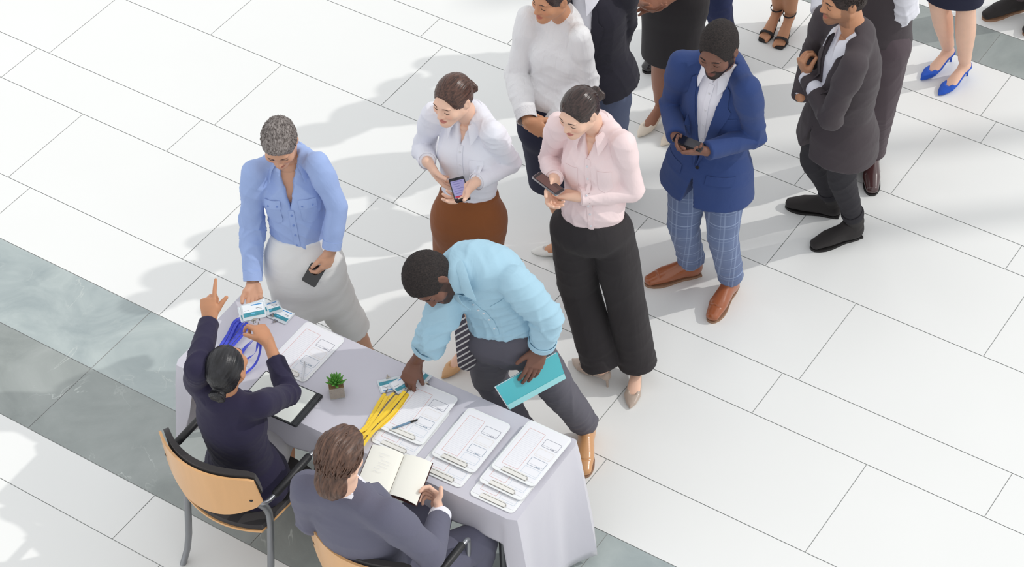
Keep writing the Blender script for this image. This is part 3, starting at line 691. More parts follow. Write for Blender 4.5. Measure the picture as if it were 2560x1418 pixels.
def cuff(p, side, r, m, par, at0=.86, at1=1.0, name='cuff'):
    e, w = p.J[side + 'el'], p.J[side + 'wr']; a, b = e + (w - e) * at0, e + (w - e) * at1
    n = 32; ax = nrm(b - a); s = nrm(np.cross(ax, [.3, .2, 1.])); u = np.cross(ax, s); G = np.zeros((n + 1, 3, 3))
    for i in range(n + 1):
        th = 6.2832 * i / n
        for j, t in enumerate((0, .5, 1)): G[i, j] = a + (b - a) * t + (s * math.cos(th) + u * math.sin(th)) * r * (1.03 - .04 * t) * p.k
    V, Fc = slab(G, -.003); V2, F2 = slab(G, .003)
    return mesh_obj(name, V2, F2, m, par)
POSE = {
 'pink': dict(head=(0.316, -0.62, 1.668), neck=(0.394, -0.537, 1.501), Lsh=(0.503, -0.66, 1.483), Rsh=(0.23, -0.51, 1.475), Lel=(0.547, -0.635, 1.185), Lwr=(0.304, -0.705, 1.218), Rel=(0.194, -0.414, 1.189), Rwr=(0.202, -0.652, 1.283), pel=(0.369, -0.623, 0.957), Lhip=(0.455, -0.61, 0.922), Rhip=(0.28, -0.595, 0.946), Lkn=(0.519, -0.632, 0.506), Rkn=(0.307, -0.56, 0.528), Lan=(0.566, -0.726, 0.109), Ran=(0.352, -0.628, 0.127), Lto=(0.532, -0.867, 0.012), Rto=(0.277, -0.544, -0.006)),
 'blue': dict(head=(0.944, -0.257, 1.684), neck=(0.984, -0.156, 1.505), Lsh=(1.071, -0.321, 1.472), Rsh=(0.8, -0.124, 1.469), Lel=(1.123, -0.293, 1.168), Lwr=(0.892, -0.425, 1.209), Rel=(0.762, -0.063, 1.171), Rwr=(0.762, -0.329, 1.217), pel=(0.94, -0.176, 0.935), Lhip=(1.008, -0.238, 0.948), Rhip=(0.857, -0.13, 0.929), Lkn=(1.006, -0.238, 0.514), Rkn=(0.829, -0.14, 0.497), Lan=(1.042, -0.177, 0.1), Ran=(0.835, -0.004, 0.101), Lto=(0.955, -0.334, 0.011), Rto=(0.653, -0.052, 0.01)),
 'dark': dict(head=(1.541, 0.065, 1.683), neck=(1.603, 0.048, 1.484), Lsh=(1.571, -0.138, 1.431), Rsh=(1.489, 0.202, 1.441), Lel=(1.486, -0.14, 1.133), Lwr=(1.407, 0.109, 1.174), Rel=(1.452, 0.276, 1.142), Rwr=(1.379, 0.051, 1.265), pel=(1.579, 0.081, 0.907), Lhip=(1.586, -0.016, 0.916), Rhip=(1.516, 0.153, 0.897), Lkn=(1.621, 0.116, 0.505), Rkn=(1.508, 0.29, 0.487), Lan=(1.674, 0.217, 0.102), Ran=(1.593, 0.428, 0.101), Lto=(1.501, 0.155, 0.01), Rto=(1.411, 0.485, 0.012)),
 'white': dict(head=(-0.22, -0.5, 1.666), neck=(-0.151, -0.422, 1.492), Lsh=(-0.06, -0.559, 1.485), Rsh=(-0.317, -0.405, 1.471), Lel=(0.008, -0.456, 1.208), Lwr=(-0.145, -0.649, 1.276), Rel=(-0.372, -0.305, 1.19), Rwr=(-0.351, -0.532, 1.305), pel=(-0.183, -0.512, 0.953), Lhip=(-0.092, -0.502, 0.936), Rhip=(-0.266, -0.472, 0.935), Lkn=(-0.135, -0.496, 0.518), Rkn=(-0.284, -0.463, 0.515), Lan=(-0.118, -0.533, 0.112), Ran=(-0.249, -0.525, 0.112), Lto=(-0.174, -0.692, 0.01), Rto=(-0.349, -0.628, 0.009)),
 'grey': dict(head=(-0.977, -0.612, 1.546), neck=(-0.953, -0.512, 1.374), Lsh=(-0.826, -0.608, 1.386), Rsh=(-1.112, -0.577, 1.324), Lel=(-0.772, -0.594, 1.096), Lwr=(-0.811, -0.602, 0.846), Rel=(-1.149, -0.61, 1.032), Rwr=(-1.154, -0.798, 0.858), pel=(-0.93, -0.659, 0.85), Lhip=(-0.848, -0.676, 0.891), Rhip=(-1.017, -0.66, 0.899), Lkn=(-0.802, -0.603, 0.489), Rkn=(-1.009, -0.702, 0.494), Lan=(-0.687, -0.623, 0.108), Ran=(-0.995, -0.63, 0.107), Lto=(-0.693, -0.787, 0.011), Rto=(-1.048, -0.79, 0.01)),
 'bend': dict(head=(-0.356, -1.303, 1.36), neck=(-0.228, -1.28, 1.33), Lsh=(0.017, -1.366, 1.36), Rsh=(-0.267, -1.27, 1.2), Lel=(0.148, -1.388, 1.17), Lwr=(0.111, -1.364, 0.97), Rel=(-0.343, -1.355, 1.05), Rwr=(-0.424, -1.332, 0.875), pel=(-0.029, -1.238, 0.92), Lhip=(0.039, -1.256, 0.91), Rhip=(-0.102, -1.22, 0.9), Lkn=(0.187, -1.175, 0.49), Rkn=(-0.122, -1.023, 0.432), Lan=(0.312, -1.107, 0.096), Ran=(0.013, -1.229, 0.099), Lto=(0.293, -1.288, 0.011), Rto=(-0.163, -1.279, 0.01), mid=(-0.091, -1.216, 1.2)),
 'blouse': dict(head=(0.234, 0.174, 1.674), neck=(0.289, 0.233, 1.488), Lsh=(0.353, 0.079, 1.486), Rsh=(0.119, 0.256, 1.471), Lel=(0.383, 0.12, 1.188), Lwr=(0.214, -0, 1.028), Rel=(0.061, 0.198, 1.178), Rwr=(0.101, -0.041, 1.095), pel=(0.23, 0.147, 0.952), Lhip=(0.315, 0.183, 0.942), Rhip=(0.138, 0.166, 0.95), Lkn=(0.268, 0.226, 0.527), Rkn=(0.196, 0.217, 0.538), Lan=(0.294, 0.231, 0.121), Ran=(0.223, 0.2, 0.132), Lto=(0.225, 0.085, 0.01), Rto=(0.106, 0.212, 0)),
 'jacket': dict(head=(0.405, 0.357, 1.718), neck=(0.392, 0.439, 1.523), Lsh=(0.582, 0.445, 1.483), Rsh=(0.256, 0.575, 1.477), Lel=(0.588, 0.538, 1.184), Lwr=(0.532, 0.559, 0.922), Rel=(0.289, 0.601, 1.166), Rwr=(0.289, 0.376, 1.019), pel=(0.433, 0.507, 0.942), Lhip=(0.527, 0.477, 0.938), Rhip=(0.341, 0.472, 0.947), Lkn=(0.53, 0.561, 0.51), Rkn=(0.369, 0.533, 0.516), Lan=(0.55, 0.66, 0.1), Ran=(0.381, 0.607, 0.1), Lto=(0.471, 0.493, 0.01), Rto=(0.28, 0.452, 0.01)),
 'skirt': dict(head=(0.795, 0.947, 1.665), neck=(0.862, 1.048, 1.503), Lsh=(0.963, 0.911, 1.458), Rsh=(0.694, 1.07, 1.454), Lel=(1.009, 0.943, 1.162), Lwr=(0.795, 0.834, 1.07), Rel=(0.696, 1.054, 1.153), Rwr=(0.669, 0.803, 1.105), pel=(0.874, 1.061, 0.944), Lhip=(0.953, 1.015, 0.94), Rhip=(0.782, 1.063, 0.933), Lkn=(0.911, 1.056, 0.525), Rkn=(0.819, 1.089, 0.517), Lan=(0.931, 1.095, 0.121), Ran=(0.801, 1.174, 0.12), Lto=(0.818, 0.983, 0.01), Rto=(0.701, 1.06, 0.011)),
 'navy': dict(head=(1.025, 1.384, 1.678), neck=(1.03, 1.525, 1.519), Lsh=(1.219, 1.552, 1.466), Rsh=(0.909, 1.376, 1.469), Lel=(1.241, 1.351, 1.226), Lwr=(1.239, 1.458, 0.979), Rel=(0.859, 1.512, 1.191), Rwr=(0.881, 1.562, 0.928), pel=(1.025, 1.539, 0.935), Lhip=(1.119, 1.511, 0.937), Rhip=(0.933, 1.508, 0.932), Lkn=(1.149, 1.52, 0.501), Rkn=(0.91, 1.587, 0.502), Lan=(1.19, 1.647, 0.1), Ran=(0.893, 1.715, 0.1), Lto=(1.093, 1.491, 0.011), Rto=(0.765, 1.588, 0.011)),
 'sandal': dict(head=(1.477, 1.749, 1.67), neck=(1.494, 1.805, 1.479), Lsh=(1.665, 1.824, 1.45), Rsh=(1.373, 1.927, 1.447), Lel=(1.718, 1.841, 1.157), Lwr=(1.529, 1.676, 1.119), Rel=(1.356, 1.921, 1.15), Rwr=(1.426, 1.678, 1.121), pel=(1.54, 1.922, 0.939), Lhip=(1.629, 1.938, 0.933), Rhip=(1.452, 1.942, 0.932), Lkn=(1.6, 1.937, 0.52), Rkn=(1.513, 1.945, 0.522), Lan=(1.587, 1.894, 0.121), Ran=(1.523, 1.949, 0.121), Lto=(1.518, 1.749, 0.01), Rto=(1.438, 1.815, 0.01)),
 'loafer': dict(head=(1.827, 0.639, 1.731), neck=(1.859, 0.725, 1.538), Lsh=(1.89, 0.527, 1.511), Rsh=(1.69, 0.823, 1.488), Lel=(1.93, 0.552, 1.198), Lwr=(1.832, 0.656, 0.967), Rel=(1.592, 0.89, 1.192), Rwr=(1.536, 0.635, 1.116), pel=(1.808, 0.642, 0.955), Lhip=(1.878, 0.574, 0.958), Rhip=(1.711, 0.659, 0.957), Lkn=(1.88, 0.636, 0.52), Rkn=(1.761, 0.64, 0.519), Lan=(1.89, 0.71, 0.099), Ran=(1.774, 0.718, 0.1), Lto=(1.867, 0.526, 0.011), Rto=(1.697, 0.546, 0.01)),
 'heels': dict(head=(2.265, 1.2, 1.674), neck=(2.296, 1.251, 1.48), Lsh=(2.47, 1.253, 1.455), Rsh=(2.187, 1.386, 1.453), Lel=(2.532, 1.293, 1.162), Lwr=(2.356, 1.108, 1.131), Rel=(2.188, 1.375, 1.152), Rwr=(2.241, 1.125, 1.127), pel=(2.369, 1.401, 0.945), Lhip=(2.446, 1.351, 0.953), Rhip=(2.277, 1.408, 0.937), Lkn=(2.437, 1.377, 0.535), Rkn=(2.306, 1.454, 0.522), Lan=(2.447, 1.4, 0.13), Ran=(2.379, 1.531, 0.131), Lto=(2.339, 1.305, 0.011), Rto=(2.265, 1.438, 0.011)),
 'corner': dict(head=(2.736, 1.747, 1.685), neck=(2.816, 1.863, 1.526), Lsh=(2.866, 1.677, 1.474), Rsh=(2.661, 1.968, 1.465), Lel=(2.987, 1.807, 1.215), Lwr=(2.968, 1.877, 0.956), Rel=(2.718, 2.002, 1.158), Rwr=(2.666, 1.776, 1.02), pel=(2.866, 1.88, 0.944), Lhip=(2.935, 1.811, 0.947), Rhip=(2.771, 1.901, 0.947), Lkn=(2.971, 1.893, 0.519), Rkn=(2.83, 1.938, 0.516), Lan=(3.027, 1.899, 0.1), Ran=(2.858, 2.006, 0.1), Lto=(2.887, 1.779, 0.01), Rto=(2.682, 1.941, 0.01)),
 'blazer': dict(head=(-1.17, -1.725, 1.309), neck=(-1.206, -1.699, 1.114), Lsh=(-1.314, -1.582, 1.066), Rsh=(-1.049, -1.725, 1.073), Lel=(-1.276, -1.739, 1.314), Lwr=(-1.241, -1.487, 1.336), Rel=(-0.961, -1.507, 0.894), Rwr=(-1.047, -1.284, 0.981), pel=(-1.17, -1.619, 0.561), Lhip=(-1.238, -1.56, 0.55), Rhip=(-1.119, -1.691, 0.552), Lkn=(-1.158, -1.158, 0.499), Rkn=(-1.041, -1.292, 0.495), Lan=(-1.168, -1.139, 0.1), Ran=(-1.052, -1.306, 0.098), Lto=(-1.109, -0.976, 0.01), Rto=(-0.993, -1.142, 0.01)),
 'suit': dict(head=(-0.686, -2.275, 1.381), neck=(-0.668, -2.261, 1.171), Lsh=(-0.83, -2.212, 1.112), Rsh=(-0.518, -2.373, 1.117), Lel=(-0.847, -2.15, 0.84), Lwr=(-0.707, -1.94, 0.75), Rel=(-0.366, -2.353, 0.844), Rwr=(-0.33, -2.097, 0.771), pel=(-0.632, -2.199, 0.58), Lhip=(-0.698, -2.13, 0.551), Rhip=(-0.557, -2.249, 0.552), Lkn=(-0.364, -1.853, 0.519), Rkn=(-0.181, -2.035, 0.519), Lan=(-0.411, -1.861, 0.1), Ran=(-0.223, -2.044, 0.1), Lto=(-0.305, -1.708, 0.01), Rto=(-0.113, -1.894, 0.01)),
}
# ---------------------------------------------------------------- material library
LIGHT = srgb(234, 192, 168); TAN = srgb(206, 158, 130); DARK = srgb(120, 84, 70); BROWN = srgb(152, 104, 82)
MT = dict(
 skin_light=skin_mat('fair skin', LIGHT, srgb(178, 92, 88), srgb(90, 70, 60)),
 skin_tan=skin_mat('tan skin', TAN, srgb(168, 96, 82), srgb(64, 50, 44)),
 skin_dark=skin_mat('dark skin', DARK, srgb(112, 66, 60), srgb(26, 21, 20)),
 skin_brown=skin_mat('brown skin', BROWN, srgb(122, 66, 58), srgb(36, 28, 26)),
 skin_olive=skin_mat('olive skin', srgb(196, 142, 108), srgb(170, 90, 78), srgb(70, 52, 44)),
 lash=mat('dark lashes', srgb(40, 28, 24), rough=.7),
 hair_brown=hair_mat('brown hair', srgb(52, 34, 28), srgb(104, 72, 60), rough=.3, scale=(150, 12, 150), bump=.25), hair_dkbrown=hair_mat('dark brown hair', srgb(38, 29, 27), srgb(76, 58, 54), rough=.26, scale=(150, 12, 150), bump=.25),
 hair_crop=hair_mat('cropped dark hair', srgb(36, 28, 26), srgb(62, 50, 46), rough=.7, scale=(120, 40, 120)), hair_black=hair_mat('black hair', srgb(22, 21, 23), srgb(42, 42, 46)), hair_afro=hair_mat('short black curls', srgb(26, 22, 22), srgb(52, 44, 42), rough=.85, scale=(160, 160, 160), bump=.8),
 hair_grey=hair_mat('salt and pepper hair', srgb(74, 64, 60), srgb(160, 152, 148), rough=.5, scale=(170, 60, 170)),
 hair_tousled=hair_mat('tousled brown hair', srgb(66, 46, 37), srgb(112, 82, 66), rough=.42, scale=(150, 24, 24)),
 blue_shirt=mat('light blue chambray', srgb(158, 180, 226), rough=.8, weave=.3, bump=.35, bscale=11, bstretch=(1, 1, .6), sheen=0.04),
 white_shirt=mat('white cotton', srgb(232, 232, 240), rough=.8, weave=.2, bump=.4, bscale=10, bstretch=(1, 1, .6)),
 white_blouse=mat('white chiffon', srgb(230, 229, 230), rough=.75, bump=.5, bscale=16, bstretch=(1.6, 1.6, .35)),
 pink_blouse=mat('pale pink cotton', srgb(242, 220, 220), rough=.8, weave=.2, bump=.4, bscale=10, bstretch=(1, 1, .6)),
 sky_shirt=mat('sky blue cotton', srgb(166, 202, 220), rough=.8, weave=.3, bump=.4, bscale=9, bstretch=(1, 1, .7)),
 ivory_skirt=mat('ivory crepe', srgb(228, 228, 226), rough=.85, bump=.35, bscale=8, bstretch=(.6, .6, 1.6)),
 suede=mat('brown suede', srgb(136, 78, 38), rough=.95, sheen=0.11, var=.10, vscale=9, bump=.3, bscale=9),
 navy=mat('navy wool', srgb(36, 31, 60), rough=.85, weave=.4, sheen=0.06, bump=.25, bscale=9),
 navy_skirt=mat('navy crepe', srgb(34, 36, 58), rough=.85, bump=.3, bscale=7, bstretch=(1, 1, .5)),
 blue_suit=mat('royal blue wool', srgb(38, 62, 116), rough=.8, weave=.5, sheen=0.07, bump=.3, bscale=8),
 dark_suit=mat('charcoal wool', srgb(66, 58, 62), rough=.8, weave=.4, sheen=0.07, bump=.3, bscale=8),
 midnight=mat('midnight wool', srgb(38, 36, 48), rough=.85, weave=.4, sheen=0.04, bump=.3, bscale=8),
 grey_suit=mat('slate grey wool', srgb(98, 98, 116), rough=.82, weave=.6, sheen=0.06, bump=.3, bscale=7),
 grey_trousers=mat('graphite twill', srgb(90, 88, 98), rough=.8, weave=.4, bump=.4, bscale=6, bstretch=(1, 1, .4), sheen=0.04),
 slate_trousers=mat('slate blue twill', srgb(104, 114, 142), rough=.8, weave=.4, bump=.5, bscale=7, bstretch=(1, 1, .5)),
 black_cloth=mat('black crepe', srgb(46, 42, 44), rough=.85, bump=.45, bscale=6, bstretch=(1.5, 1.5, .3), sheen=0.03),
 black_jean=mat('black denim', srgb(38, 36, 42), rough=.85, weave=.5, bump=.45, bscale=9, bstretch=(1, 1, .8)),
 plum_trousers=mat('dark plum wool', srgb(82, 70, 76), rough=.8, weave=.4, bump=.4, bscale=6, bstretch=(1, 1, .4), sheen=0.04),
 black_leather=mat('black suede leather', srgb(40, 36, 36), rough=.75, sheen=0.04), black_shine=mat('polished black leather', srgb(34, 32, 34), rough=.25, coat=.5),
 cognac=mat('cognac leather', srgb(158, 88, 50), rough=.3, coat=.6, var=.12, vscale=12), tan_leather=mat('tan leather', srgb(204, 150, 100), rough=.35, coat=.4),
 oxblood=mat('oxblood leather', srgb(70, 42, 42), rough=.22, coat=.8), beige_pump=mat('taupe leather', srgb(178, 160, 146), rough=.35, coat=.3),
 cream_pump=mat('cream leather', srgb(226, 212, 194), rough=.35, coat=.3), white_pump=mat('white leather', srgb(228, 228, 224), rough=.4), camel_pump=mat('camel leather', srgb(206, 160, 112), rough=.35, coat=.2),
 blue_pump=mat('cobalt suede', srgb(34, 84, 188), rough=.85, sheen=0.07), sole=mat('brown sole', srgb(150, 116, 92), rough=.6), black_sole=mat('black sole', srgb(34, 32, 32), rough=.6), lace=mat('dark laces', srgb(70, 44, 34), rough=.8),
 white_trim=mat('white button', srgb(226, 226, 230), rough=.4), blue_trim=mat('blue button', srgb(120, 146, 204), rough=.35), dark_trim=mat('dark button', srgb(34, 32, 36), rough=.4),
 steel=mat('brushed steel', srgb(190, 190, 192), rough=.25, metal=1), gold=mat('gold', srgb(220, 170, 90), rough=.25, metal=1), black_gloss=mat('black glass', srgb(22, 22, 25), rough=.12, coat=.6),
)
def stripe_mat(name, base, line, freq, axis='Z', width=.3, rot=(0, 0, 0), line2=None):
    m = mat(name, base, rough=.7, sheen=0.04); nt = m.node_tree; L = nt.links.new; b = nt.nodes['Principled BSDF']
    tc = nt.nodes.new('ShaderNodeTexCoord'); mp = nt.nodes.new('ShaderNodeMapping'); mp.inputs['Rotation'].default_value = rot
    L(tc.outputs['Object'], mp.inputs[0]); sx = nt.nodes.new('ShaderNodeSeparateXYZ'); L(mp.outputs[0], sx.inputs[0])
    def band(ax, fr, wd, ph=0.):
        a = nt.nodes.new('ShaderNodeMath'); a.operation = 'MULTIPLY_ADD'; a.inputs[1].default_value = fr; a.inputs[2].default_value = ph + 50; L(sx.outputs[ax], a.inputs[0])
        f = nt.nodes.new('ShaderNodeMath'); f.operation = 'FRACT'; L(a.outputs[0], f.inputs[0])
        g = nt.nodes.new('ShaderNodeMath'); g.operation = 'LESS_THAN'; g.inputs[1].default_value = wd; L(f.outputs[0], g.inputs[0]); return g.outputs[0]
    mx = nt.nodes.new('ShaderNodeMix'); mx.data_type = 'RGBA'; mx.inputs[6].default_value = (*base, 1); mx.inputs[7].default_value = (*line, 1); L(band(axis, freq, width), mx.inputs[0]); out = mx.outputs[2]
    if line2:
        for ax, fr, wd, ph, amt in line2:
            mu = nt.nodes.new('ShaderNodeMath'); mu.operation = 'MULTIPLY'; mu.inputs[1].default_value = amt; L(band(ax, fr, wd, ph), mu.inputs[0])
            m2 = nt.nodes.new('ShaderNodeMix'); m2.data_type = 'RGBA'; m2.inputs[7].default_value = (*line, 1); L(out, m2.inputs[6]); L(mu.outputs[0], m2.inputs[0]); out = m2.outputs[2]
    L(out, b.inputs['Base Color']); return m
MT['plaid'] = stripe_mat('blue windowpane check', srgb(98, 114, 150), srgb(140, 156, 188), 11, 'Z', .06, line2=[('X', 14, .10, 0, .6), ('X', 14, .05, .25, .6), ('Z', 11, .04, .2, .5), ('X', 7, .5, .1, .08)])
MT['tie'] = stripe_mat('striped silk', srgb(74, 68, 78), srgb(214, 210, 208), 30, 'Z', .30, rot=(0, math.radians(22), 0))
MT['navy_trousers'] = mat('navy twill', srgb(36, 46, 86), rough=.8, bump=.3, bscale=7)
MT['pale_skirt'] = mat('pale grey linen', srgb(196, 194, 196), rough=.85, bump=.4, bscale=10)
MT['lace_trim'] = mat('white lace', srgb(226, 224, 226), rough=.85, bump=.5, bscale=160)
# ---------------------------------------------------------------- the place
def struct(name, V, Fc, m, parent=None, midx=None, smooth=False):
    o = mesh_obj(name, V, Fc, m, parent, midx=midx, smooth=smooth)
    if parent is None: o['kind'] = 'structure'
    return o
def stone_mat():
    m = bpy.data.materials.new('veined grey slate'); m.use_nodes = True; nt = m.node_tree; L = nt.links.new; b = nt.nodes['Principled BSDF']
    tc = nt.nodes.new('ShaderNodeTexCoord'); at = nt.nodes.new('ShaderNodeAttribute'); at.attribute_name = 'tone'
    def noise(s, d, r=.6, dist=0.):
        n = nt.nodes.new('ShaderNodeTexNoise'); n.inputs['Scale'].default_value = s; n.inputs['Detail'].default_value = d; n.inputs['Roughness'].default_value = r; n.inputs['Distortion'].default_value = dist; L(tc.outputs['Object'], n.inputs[0]); return n.outputs['Fac']
    def ramp(src, p0, c0, p1, c1):
        r = nt.nodes.new('ShaderNodeValToRGB'); r.color_ramp.elements[0].position = p0; r.color_ramp.elements[1].position = p1; r.color_ramp.elements[0].color = (*c0, 1); r.color_ramp.elements[1].color = (*c1, 1); L(src, r.inputs[0]); return r.outputs[0]
    def mixc(f, a, c, mode='MIX'):
        x = nt.nodes.new('ShaderNodeMix'); x.data_type = 'RGBA'; x.blend_type = mode
        for s, i in ((f, 0), (a, 6), (c, 7)):
            if hasattr(s, 'links'): L(s, x.inputs[i])
            elif i == 0: x.inputs[0].default_value = s
            else: x.inputs[i].default_value = (*s, 1)
        return x.outputs[2]
    dark = ramp(noise(2.2, 8, .62, .8), .32, srgb(136, 142, 139), .70, srgb(168, 173, 170)); light = ramp(noise(2.6, 8, .6, 1.2), .30, srgb(152, 164, 166), .72, srgb(190, 200, 198))
    base = mixc(at.outputs['Fac'], dark, light)
    # thin pale veins: where a warped noise crosses its middle
    a = nt.nodes.new('ShaderNodeMath'); a.operation = 'SUBTRACT'; a.inputs[1].default_value = .5; L(noise(1.3, 5, .55, 1.5), a.inputs[0])
    ab = nt.nodes.new('ShaderNodeMath'); ab.operation = 'ABSOLUTE'; L(a.outputs[0], ab.inputs[0])
    v = ramp(ab.outputs[0], 0, (1, 1, 1), .007, (0, 0, 0)); gate = ramp(noise(2.2, 2), .52, (0, 0, 0), .62, (.8, .8, .8))
    mu = nt.nodes.new('ShaderNodeMath'); mu.operation = 'MULTIPLY'; L(v, mu.inputs[0]); L(gate, mu.inputs[1])
    c = mixc(mu.outputs[0], base, srgb(202, 208, 204))
    sp = ramp(noise(110, 3, .7), .62, (0, 0, 0), .74, (.22, .22, .22)); c = mixc(sp, c, srgb(200, 204, 202))
    L(c, b.inputs['Base Color']); b.inputs['Roughness'].default_value = .5; b.inputs['Specular IOR Level'].default_value = .35
    return m
tile_m = mat('white stone tile', srgb(236, 237, 235), rough=.42, spec=.35, var=.018, vscale=2.2)
grout_m = mat('grey joint', srgb(186, 188, 186), rough=.9); stone_m = stone_mat()
def G2W(u, v, z=0.):
    c, s = math.cos(YAW), math.sin(YAW); return A([CAM_H * (c * u - s * v), CAM_H * (s * u + c * v) - CAM_D, z])
# rows across the floor: (v edge near the viewer, v edge far, a joint position, joint spacing, kind)
W_, N_, M_ = .0763, .0255, .0382
rows = [(.5702, .6277, -.7540, .3366 / 2 * 1.0, 'stone'), (.6277, .6852, -.7540, .3366 / 2, 'light'), (.6852, .7325, -.7477, .1504, 't'), (.7325, .8087, -.9178, .1504, 't'),
        (.8087, .8470, -.9939, .1504, 't'), (.8470, .9232, -.9830, .1504, 't'), (.9232, .9996, -.8970, .1504, 't'), (.9996, 1.0249, -.7667, .1504, 't'), (1.0249, 1.1016, -.8595, .1504, 't'),
        (1.1016, 1.1271, -.8310, .1504, 't'), (1.1271, 1.1777, -.8428, .1504, 't'), (1.1777, 1.2167, -.4170, .1504, 'stone'), (1.2167, 1.2550, -.9, .1504, 't')]
v = .5702
for i, (w, j) in enumerate([(M_, -.6554), (W_, -.62), (N_, -.58), (W_, -.66), (M_, -.70), (W_, -.63)]): rows.insert(0, (v - w, v, j, .1504, 't')); v -= w
v = 1.2550
for i, (w, j) in enumerate([(W_, -.8), (N_, -.86), (W_, -.83), (M_, -.9), (W_, -.81), (N_, -.87), (W_, -.84)]): rows.append((v, v + w, j, .1504, 't')); v += w
V, Fc, mi, tone = [], [], [], []; g = .00024
rsd = random.Random(4)
def quad(u0, u1, v0, v1, z, m, t):
    n = len(V); V.extend([G2W(u0, v0, z), G2W(u1, v0, z), G2W(u1, v1, z), G2W(u0, v1, z)]); Fc.append((n, n + 1, n + 2, n + 3)); mi.append(m); tone.extend([t] * 4)
quad(-1.8, .9, .1, 1.8, -.003, 1, 0)
for v0, v1, j, sp, kd in rows:
    k0 = int((-1.8 - j) / sp); u = j + k0 * sp
    while u < .9:
        t = {'stone': rsd.uniform(0, .35), 'light': rsd.uniform(.75, 1)}.get(kd, 0)
        quad(u + g, u + sp - g, v0 + g, v1 - g, 0, 0 if kd == 't' else 2, t); u += sp
floor = struct('floor', V, Fc, [tile_m, grout_m, stone_m], midx=mi)
at = floor.data.attributes.new('tone', 'FLOAT', 'POINT'); at.data.foreach_set('value', np.array(tone, np.float32))

# roof beams of the glazed hall, high above the frame; they break the sunlight on the floor into bands
beam_m = mat('white roof steel', srgb(220, 220, 220), rough=.6); zb = 11.0
for n_, (ya, yb) in enumerate([(-290, -245), (143, 200), (329, 380), (880, 905)]):
    a, b = P(1900, ya), P(1900, yb); yc = (a[1] + b[1]) / 2; w = abs(a[1] - b[1]) / 2 * .92
    c = A([a[0], yc, 0]) - SUN_DIR * (zb / -SUN_DIR[2]) * -1 * -1
    L_ = 9 if n_ != 3 else 0
    if not L_: continue
    ax = A([*SUN_AZ, 0]); sx = A([-ax[1], ax[0], 0]); c = A([a[0] + 7.5, yc, 0]) + A([-SUN_DIR[0], -SUN_DIR[1], -SUN_DIR[2]]) * (zb / -SUN_DIR[2])
    Vb, Fb = boxv((-L_, -w, 0), (L_, w, .25)); Vb = Vb @ np.stack([ax, sx, A([0, 0, 1.])]) + c
    struct('trim_%d' % (n_ + 1), Vb, Fb, beam_m)

# ---------------------------------------------------------------- table
TO = A([-.027, -2.133]); E1 = A([.835, -.55]) / np.hypot(.835, .55); E2 = A([-E1[1], E1[0]])
def T(u, v, z=0.): q = TO + E1 * u + E2 * v; return A([q[0], q[1], z])
TL_, TW_ = 1.745, .502; TZ = .755
tb = thing('folding_table', 'long trestle table hidden under a lavender grey cloth', 'table', T(-TL_ / 2, TW_ / 2))
def tbox(u0, u1, v0, v1, z0, z1): Vb, Fb = boxv((u0, v0, z0), (u1, v1, z1)); return A([T(q[0], q[1], q[2]) for q in Vb]), Fb
steel_m = mat('table steel', srgb(120, 122, 126), rough=.35, metal=.8)
Vb, Fb = tbox(-TL_ + .01, -.01, .01, TW_ - .01, .72, .748); mesh_obj('tabletop', Vb, Fb, mat('table board', srgb(190, 186, 180)), tb, smooth=False)
for u in (-TL_ + .12, -.12):
    for v in (.08, TW_ - .08): Vb, Fb = cat([tube([T(u, v, .73), T(u, v, .0)], [.016, .016], 10)]); mesh_obj('leg', Vb, Fb, steel_m, tb)
cloth_m = mat('lavender grey satin', srgb(200, 198, 208), rough=.42, sheen=.35, bump=.22, bscale=5, bstretch=(1, 1, .5), spec=.5)
nt = cloth_m.node_tree
# cloth: rounded rectangle rings falling from the table edge
per = []; nS = 40
def side_pts(a, b, n): return [(a[0] + (b[0] - a[0]) * i / n, a[1] + (b[1] - a[1]) * i / n) for i in range(n)]
r_ = .012
loop = side_pts((0, r_), (0, TW_ - r_), 34) + side_pts((-r_, TW_), (-TL_ + r_, TW_), 80) + side_pts((-TL_, TW_ - r_), (-TL_, r_), 34) + side_pts((-TL_ + r_, 0), (-r_, 0), 80)
def drop(u, v):
    R_ = .70 * np.exp(-((0 - u) / .035) ** 2); Lf = .52 * np.exp(-((u + TL_) / .07) ** 2)
    return max(.165 + .012 * math.sin(u * 9) , R_ if u > -.09 else 0, Lf)
V, Fc = [], []; nl = len(loop); rings = []
cen = A([-TL_ / 2, TW_ / 2])
for k, sc_ in enumerate((.0, .45, .8, .95, .99)):
    rings.append([T(cen[0] + (u - cen[0]) * sc_, cen[1] + (v - cen[1]) * sc_, TZ) for u, v in loop])
nd = 16
for j in range(nd + 1):
    t = j / nd; ring = []
    for i, (u, v) in enumerate(loop):
        onr, onl, onn, onf = u > -1e-6, u < -TL_ + 1e-6, v < 1e-6, v > TW_ - 1e-6
        nu, nv = (1 if onr else -1 if onl else 0), (-1 if onn else 1 if onf else 0)
        if not (nu or nv): nv = -1 if v < TW_ / 2 else 1
        cn = math.exp(-min((u ** 2 + v ** 2), (u ** 2 + (v - TW_) ** 2), ((u + TL_) ** 2 + v ** 2), ((u + TL_) ** 2 + (v - TW_) ** 2)) / .0035)
        dr = drop(u, v); s_ = u * 1.0 + v * 1.3
        off = .003 + .004 * min(1, t * 6) + dr * t * (.035 + .05 * cn) + .010 * t * math.sin(s_ * 21 + 1) * (dr > .2) + .004 * t * math.sin(s_ * 38)
        zz = TZ - .004 * min(1, t * 5) - dr * t
        su, sv = (0, 0)
        if cn > .02 and dr > .1: su, sv = (1 if u > -TL_ / 2 else -1) * cn * .5, (1 if v > TW_ / 2 else -1) * cn * .5
        ring.append(T(u + (nu + su) * off, v + (nv + sv) * off, zz))
    rings.append(ring)
V = [q for r in rings for q in r]
